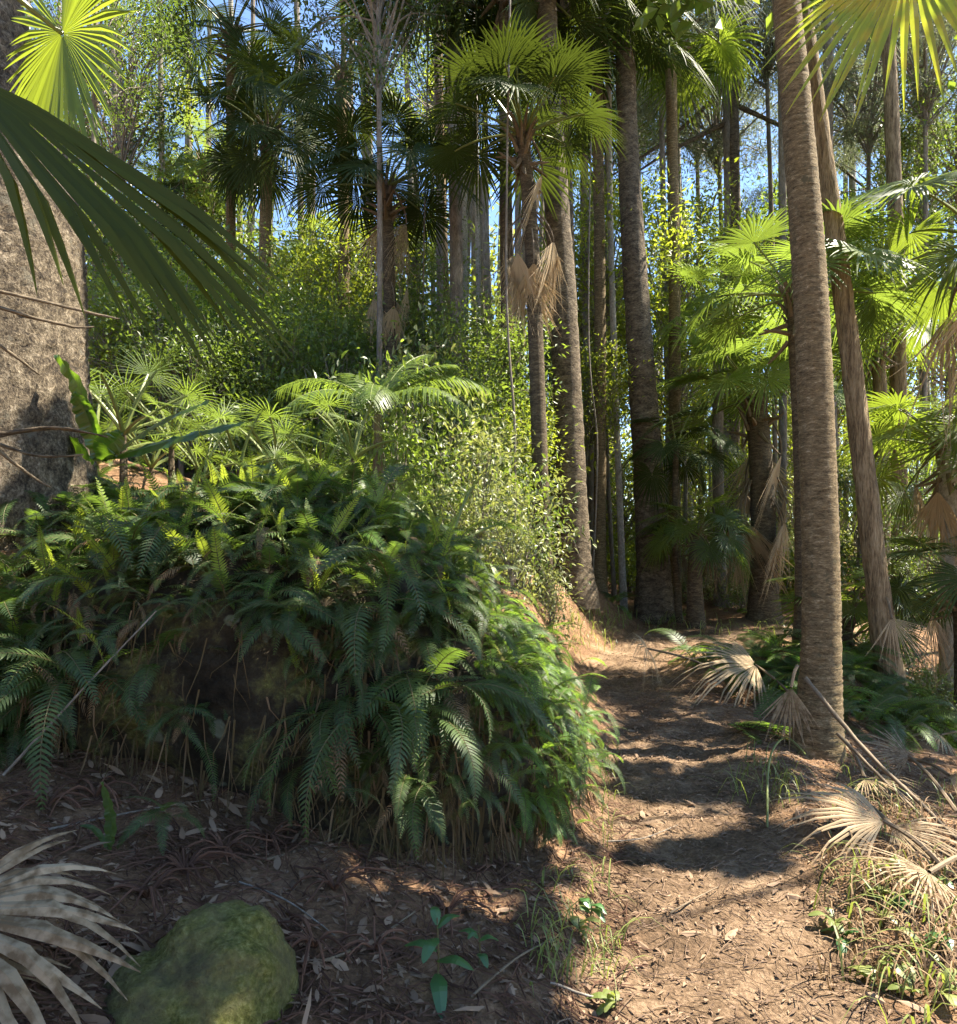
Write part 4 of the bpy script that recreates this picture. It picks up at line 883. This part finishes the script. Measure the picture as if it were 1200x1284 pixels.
for k, (px, py, n_) in enumerate(((335, 1062, 14), (420, 1120, 12), (185, 1128, 14), (60, 1015, 10), (470, 1195, 10), (395, 1190, 12), (120, 1000, 9), (560, 1150, 10))):
    spray('curled conifer spray lying flat in the shaded litter', on_ground(px, py), n_, 40 + k, 'dead conifer sprays in the litter')
for k, (a_, b_, r_) in enumerate((((330, 1085), (470, 1040), .006), ((60, 1045), (260, 1010), .005), ((400, 1215), (520, 1150), .006), ((440, 1000), (560, 1095), .005), ((590, 1260), (700, 1180), .005), ((300, 1110), (420, 1180), .004), ((840, 1150), (900, 1120), .005), ((760, 1060), (850, 1040), .004), ((1040, 1130), (1150, 1180), .006), ((690, 1240), (780, 1262), .005))):
    p_, q_ = up(*a_, .012), up(*b_, .014); m_ = (p_ + q_) / 2; m_[2] = gz(m_[0], m_[1]) + .02
    stick('stick', 'fallen twig lying across the ground litter', [p_, m_ + rng.normal(size=3) * .012, q_], r_, r_ * .5, 'bark_grey' if k % 2 else 'dead_petiole', group='fallen twigs')
for k, (px, d, y0) in enumerate(((743, 12.5, 250), (752, 14, 150), (640, 9, 120), (536, 12, 260))):
    x_ = (px - 600) / F * d
    stick('liana', 'thin liana hanging straight down among the trunks', [V3(x_, d, gz(x_, d)), at(px + 6, 560, d), at(px - 5, (560 + y0) / 2, d), at(px + 2, y0 - 250, d)], .018, .012, 'bark_grey', 'vine', 'hanging lianas', 20)

# ---------------------------------------------------------------- litter, roots and grass (nobody could count them)
rg = np.random.default_rng(55)
def scatter(n, x0, x1, y0, y1, keep):
    x = rg.uniform(x0, x1, n); y = y0 + (y1 - y0) * rg.uniform(0, 1, n) ** 1.6
    m = keep(x, y); return x[m], y[m]
def flat_bits(mb, x, y, L, Wd, tilt, mat=0, lift=.006, hexa=False):
    n = len(x); z = ground(x, y) + lift
    e = .04; gx = (ground(x + e, y) - ground(x - e, y)) / (2 * e); gy = (ground(x, y + e) - ground(x, y - e)) / (2 * e)
    N = np.stack([-gx, -gy, np.ones(n)], 1); N /= np.linalg.norm(N, axis=1)[:, None]
    N = N + rg.normal(size=(n, 3)) * tilt
    a = rg.uniform(0, 6.28, n); D = np.stack([np.cos(a), np.sin(a), np.zeros(n)], 1); D[:, 2] = gx * D[:, 0] + gy * D[:, 1] + rg.normal(size=n) * tilt * .5
    leaf_cards(mb, np.stack([x, y, z], 1), D, N, L, Wd, fold=rg.uniform(-.3, .4), mat=mat, hexa=hexa)
uu = lambda x, y: np.abs(path_u(x, y))
mb = MB()
x, y = scatter(32000, -2.6, 4.2, 1.5, 13, lambda x, y: rg.uniform(0, 1, len(x)) < np.where(uu(x, y) < .5, .95, 1.0))
flat_bits(mb, x, y, rg.uniform(.012, .055, len(x)), rg.uniform(.006, .020, len(x)), .30)
x, y = scatter(800, -2.6, 4.2, 1.6, 12, lambda x, y: x > -9)
flat_bits(mb, x, y, rg.uniform(.06, .12, len(x)), rg.uniform(.022, .040, len(x)), .35, hexa=True, lift=.012)
x, y = scatter(420, -2.4, .3, 1.6, 4.0, lambda x, y: path_u(x, y) < -.6)
flat_bits(mb, x, y, rg.uniform(.05, .15, len(x)), rg.uniform(.014, .034, len(x)), .45, hexa=True, lift=.014)
tag(obj('leaf_litter', mb.mesh('leaf_litter', M['litter'])), 'scattered fallen brown leaves on the path and slope', 'litter', kind='stuff')
mb = MB()
def twigs(n, x0, x1, y0, y1, keep, l0, l1, w0, w1, mat=0, lift=.008):
    x, y = scatter(n, x0, x1, y0, y1, keep); n = len(x)
    a = rg.uniform(0, 6.28, n); L = rg.uniform(l0, l1, n); c = rg.normal(size=n) * .35; w = rg.uniform(w0, w1, n) * .5
    V = []
    for s in (-.5, -.17, .17, .5):
        aa = a + c * s
        px_ = x + np.cos(aa) * L * s; py_ = y + np.sin(aa) * L * s
        pz = ground(px_, py_) + lift + rg.uniform(0, .012, n)
        ox, oy = -np.sin(aa) * w, np.cos(aa) * w
        V += [np.stack([px_ - ox, py_ - oy, pz], 1), np.stack([px_, py_, pz + w * 1.4], 1), np.stack([px_ + ox, py_ + oy, pz], 1)]
    V = np.stack(V, 1).reshape(-1, 3); o = np.arange(n)[:, None] * 12
    f = np.concatenate([o + np.array([[3 * k + q, 3 * k + q + 1, 3 * k + q + 4, 3 * k + q + 3]]) for k in range(3) for q in range(2)])
    mb.add(V, f, mat)
twigs(5500, -2.6, 1.0, 1.5, 4.2, lambda x, y: path_u(x, y) < -.35, .03, .20, .002, .006, 0)
twigs(9000, -.2, 4.0, 1.5, 9, lambda x, y: path_u(x, y) > -.7, .03, .12, .002, .004, 1)
twigs(2500, 1.5, 4.5, 2.5, 8, lambda x, y: path_u(x, y) > .5, .05, .30, .003, .009, 1)
tag(obj('needle_litter', mb.mesh('needle_litter', [M['red_litter'], M['litter']])), 'fallen conifer needles and twigs matting the ground', 'litter', kind='stuff')

mb = MB(); n = 0
for k in rg.permutation(len(fc))[:14000]:
    p = fc[k]; nn = fn[k]
    if nn[2] > .45 or nn[1] > .3 or p[2] < .1: continue
    px, py = project(p)
    if px < 380 and rg.uniform() < .45: continue
    if px > 560 and rg.uniform() < .65: continue
    if n > 2600: break
    n += 1
    L = rg.uniform(.12, .42); w = rg.uniform(.002, .006)
    o_ = p + nn * rg.uniform(.01, .09); sx = rg.normal() * .06; sy = rg.normal() * .05
    q = [o_, o_ + V3(sx * .3, sy * .3 - .02, -L * .35), o_ + V3(sx, sy - .02, -L * .7), o_ + V3(sx * 1.2, sy, -L)]
    v = []
    for i_, a in enumerate(q): v += [a - V3(w, 0, 0) * (1 - i_ * .25), a + V3(w, -w, 0) * (1 - i_ * .25)]
    mb.add(v, [(0, 1, 3, 2), (2, 3, 5, 4), (4, 5, 7, 6)], 0 if rg.uniform() < .7 else 1)
tag(obj('hanging_roots', mb.mesh('hanging_roots', [M['root'], M['straw']])), 'tangle of hanging roots and dead fern stalks on the boulder', 'roots', kind='stuff')

mb = MB()
def blades(pts, l0, l1, w, out, mat=0):
    for p in pts:
        L = rg.uniform(l0, l1); a = rg.uniform(0, 6.28); d = V3(math.cos(a), math.sin(a), 0) * rg.uniform(.6, 1.35) + V3(out[0], out[1], 0) * .35
        q = spline([p, p + d * L * .25 + V3(0, 0, L * .6), p + d * L * .7 + V3(0, 0, L * .75), p + d * L * 1.1 + V3(0, 0, L * rg.uniform(.2, .7))], 7)
        s = nrm(np.cross(d, V3(0, 0, 1))) * w * rg.uniform(.6, 1.2) * .5; v = []
        for i_, c in enumerate(q): k = (1 - (i_ / 6.) ** 2) + .03; v += [c - s * k, c + s * k]
        mb.add(v, [(2 * i_, 2 * i_ + 1, 2 * i_ + 3, 2 * i_ + 2) for i_ in range(6)], mat)
def gpts(n, poly):
    o_ = []
    for _ in range(n):
        i_ = int(rg.integers(0, len(poly))); cx, cy, rx, ry = poly[i_]
        o_.append(on_ground(cx + rg.uniform(-1.5, 1.5) * rx, cy + rg.uniform(-1.5, 1.5) * ry))
    return o_
blades(gpts(80, [(1130, 1180, 60, 40), (1170, 1250, 40, 50), (1080, 1120, 40, 18), (1170, 1110, 50, 30), (1110, 1250, 40, 40)]), .08, .26, .008, (-.3, -.3))
blades(gpts(160, [(720, 1140, 30, 30), (755, 1210, 18, 18), (690, 1200, 20, 30), (760, 1010, 8, 40)]), .05, .16, .006, (.3, -.1))
blades(gpts(160, [(960, 985, 30, 20), (1130, 1010, 60, 30)]), .08, .24, .006, (-.2, -.2))
blades(gpts(420, [(1120, 1160, 60, 60), (1160, 1060, 40, 40)]), .06, .20, .007, (-.2, -.4), 1)
blades(gpts(260, [(740, 800, 20, 14), (800, 780, 40, 8), (900, 790, 60, 8)]), .12, .30, .010, (.1, -.3))
tag(obj('grass', mb.mesh('grass', [M['grass'], M['straw']])), 'grass and dry straw growing along the path edges', 'grass', kind='stuff')

# ---------------------------------------------------------------- unseen tree added beside the view, its leaves placed to throw the dappled shade
EL, AZ = rad(60), rad(78)
S = V3(math.cos(EL) * math.sin(AZ), math.cos(EL) * math.cos(AZ), math.sin(EL))
rg = np.random.default_rng(99)
shade = []; lit = []
for k in rg.permutation(len(fc))[:1800]:
    px, py = project(fc[k])
    (lit if px > 690 or (k % 13 == 0 and fn[k][2] > .25) else shade).append(fc[k])
for _ in range(1500):
    px = rg.uniform(0, 700); py = rg.uniform(930, 1284)
    shade.append(on_ground(px, py))
def rect(lst, n, x0, x1, y0, y1):
    for _ in range(n): lst.append(on_ground(rg.uniform(x0, x1), rg.uniform(y0, y1)))
rect(shade, 500, 760, 1000, 880, 1005); rect(shade, 260, 850, 1080, 1045, 1090); rect(shade, 90, 880, 1200, 830, 900); rect(shade, 300, 1080, 1200, 900, 1000)
for _ in range(500):
    shade.append(at(rg.uniform(100, 600), rg.uniform(590, 720), rg.uniform(3.4, 5.0)))
for _ in range(250):
    shade.append(at(rg.uniform(0, 330), rg.uniform(100, 380), 1.5)); shade.append(at(rg.uniform(-60, 60), rg.uniform(400, 600), 4.3))
rect(lit, 420, 740, 1150, 1110, 1284); rect(lit, 50, 790, 880, 1015, 1045); rect(lit, 90, 1000, 1200, 1060, 1284); rect(lit, 60, 770, 910, 800, 830)
for _ in range(160):
    lit.append(at(rg.uniform(10, 105), rg.uniform(180, 420), 4.2)); lit.append(at(rg.uniform(110, 480), rg.uniform(450, 570), rg.uniform(5.4, 7)))
for _ in range(30): lit.append(at(rg.uniform(0, 140), rg.uniform(0, 140), 2.7)); lit.append(at(rg.uniform(1040, 1190), rg.uniform(-40, 90), 3.2))
for ax, r, z0, z1, n_ in ((rp, .16, .3, 5.5, 200), (rp2, .12, .6, 5, 120), (rp3, .58, 2.6, 4.6, 260), (rp4, .22, 2, 8, 120), (rp5, .25, 1, 9, 120)):
    for _ in range(n_):
        z = rg.uniform(z0, z1); c = ax[np.argmin(np.abs(ax[:, 2] - z))]; a = rg.uniform(-70, 30) * PI / 180
        lit.append(V3(c[0] + r * math.cos(a), c[1] + r * math.sin(a), z))
for px, py in ((50, 840), (20, 850), (90, 810), (110, 690), (130, 740), (60, 760), (30, 770), (250, 560), (1170, 950), (1150, 945)): lit.append(on_ground(px, py))
lit = np.array(lit); shade = np.array(shade)
q1 = np.cross(S, V3(0, 0, 1)); q1 = nrm(q1); q2 = np.cross(q1, S)
l2 = np.stack([lit @ q1, lit @ q2], 1)
P = []
for p in shade:
    for _ in range(3):
        h = rg.uniform(6.6, 8.8); c = p + S * ((h - p[2]) / S[2]) + rg.normal(size=3) * .10
        if np.min((l2[:, 0] - c @ q1) ** 2 + (l2[:, 1] - c @ q2) ** 2) > .15 ** 2: P.append(c)
P = np.array(P); n = len(P)
cb = V3(8.8, 6.2, 0); cb[2] = gz(cb[0], cb[1])
t = thing('forest_tree', 'unseen tree added beside the gully, its leaves placed to shade the boulder', 'tree', cb)
mb = MB(); leaf_cards(mb, P, rg.normal(size=(n, 3)), rg.normal(size=(n, 3)) * .35 + S, rg.uniform(.14, .24, n), rg.uniform(.09, .14, n))
obj('crown', mb.mesh('crown', M['broad'], origin=cb), t)
tr = cb + V3(-.4, -.3, 6.2)
me, _ = trunk_mesh([cb - V3(0, 0, .3), cb + V3(0, 0, 3), tr], [.24, .19, .14], M['bark_grey'], 14, 0, rng, 40, .05, .4, origin=cb); obj('trunk', me, t)
mb = MB()
for p in P[rg.permutation(n)[:8]]:
    tube(mb, spline([tr - V3(0, 0, rg.uniform(0, 1.5)), tr * .4 + p * .6 - V3(0, 0, .6), p], 7), np.linspace(.045, .005, 7), 5)
obj('limbs', mb.mesh('limbs', M['bark_grey'], origin=cb), t)

# ---------------------------------------------------------------- sky, sun, camera
w = bpy.data.worlds.new('World'); scene.world = w; w.use_nodes = True
nt = w.node_tree; nt.nodes.clear()
sky = nt.nodes.new('ShaderNodeTexSky'); sky.sky_type = 'NISHITA'; sky.sun_disc = False
sky.sun_elevation = EL; sky.sun_rotation = AZ; sky.air_density = .9; sky.dust_density = .15; sky.ozone_density = 3.0
bg = nt.nodes.new('ShaderNodeBackground'); bg.inputs['Strength'].default_value = .082
wo = nt.nodes.new('ShaderNodeOutputWorld'); nt.links.new(sky.outputs[0], bg.inputs['Color']); nt.links.new(bg.outputs[0], wo.inputs['Surface'])
sun = bpy.data.lights.new('sun', 'SUN'); sun.energy = 5.0; sun.angle = rad(.53); sun.color = (1, .905, .76)
so = bpy.data.objects.new('sun', sun); COL.objects.link(so); so.rotation_mode = 'QUATERNION'; so.rotation_quaternion = Vector(S).to_track_quat('Z', 'Y'); so.location = (20, 12, 24)
cam = bpy.data.cameras.new('camera'); co = bpy.data.objects.new('camera', cam); COL.objects.link(co)
co.location = (0, 0, EYE); co.rotation_euler = (PI / 2, 0, 0)
cam.sensor_fit = 'VERTICAL'; cam.sensor_height = 36; cam.lens = 36 * F / 1284; cam.shift_y = (HOR - 642) / 1284
cam.clip_start = .05; cam.clip_end = 600
scene.camera = co
scene.view_settings.view_transform = 'Standard'; scene.view_settings.look = 'None'; scene.view_settings.exposure = 2.35; scene.view_settings.gamma = 1
cy = scene.cycles
cy.max_bounces = 5; cy.diffuse_bounces = 3; cy.glossy_bounces = 2; cy.transmission_bounces = 4; cy.use_adaptive_sampling = True; cy.adaptive_threshold = .03; cy.transparent_max_bounces = 4
cy.caustics_reflective = False; cy.caustics_refractive = False; cy.sample_clamp_indirect = 6
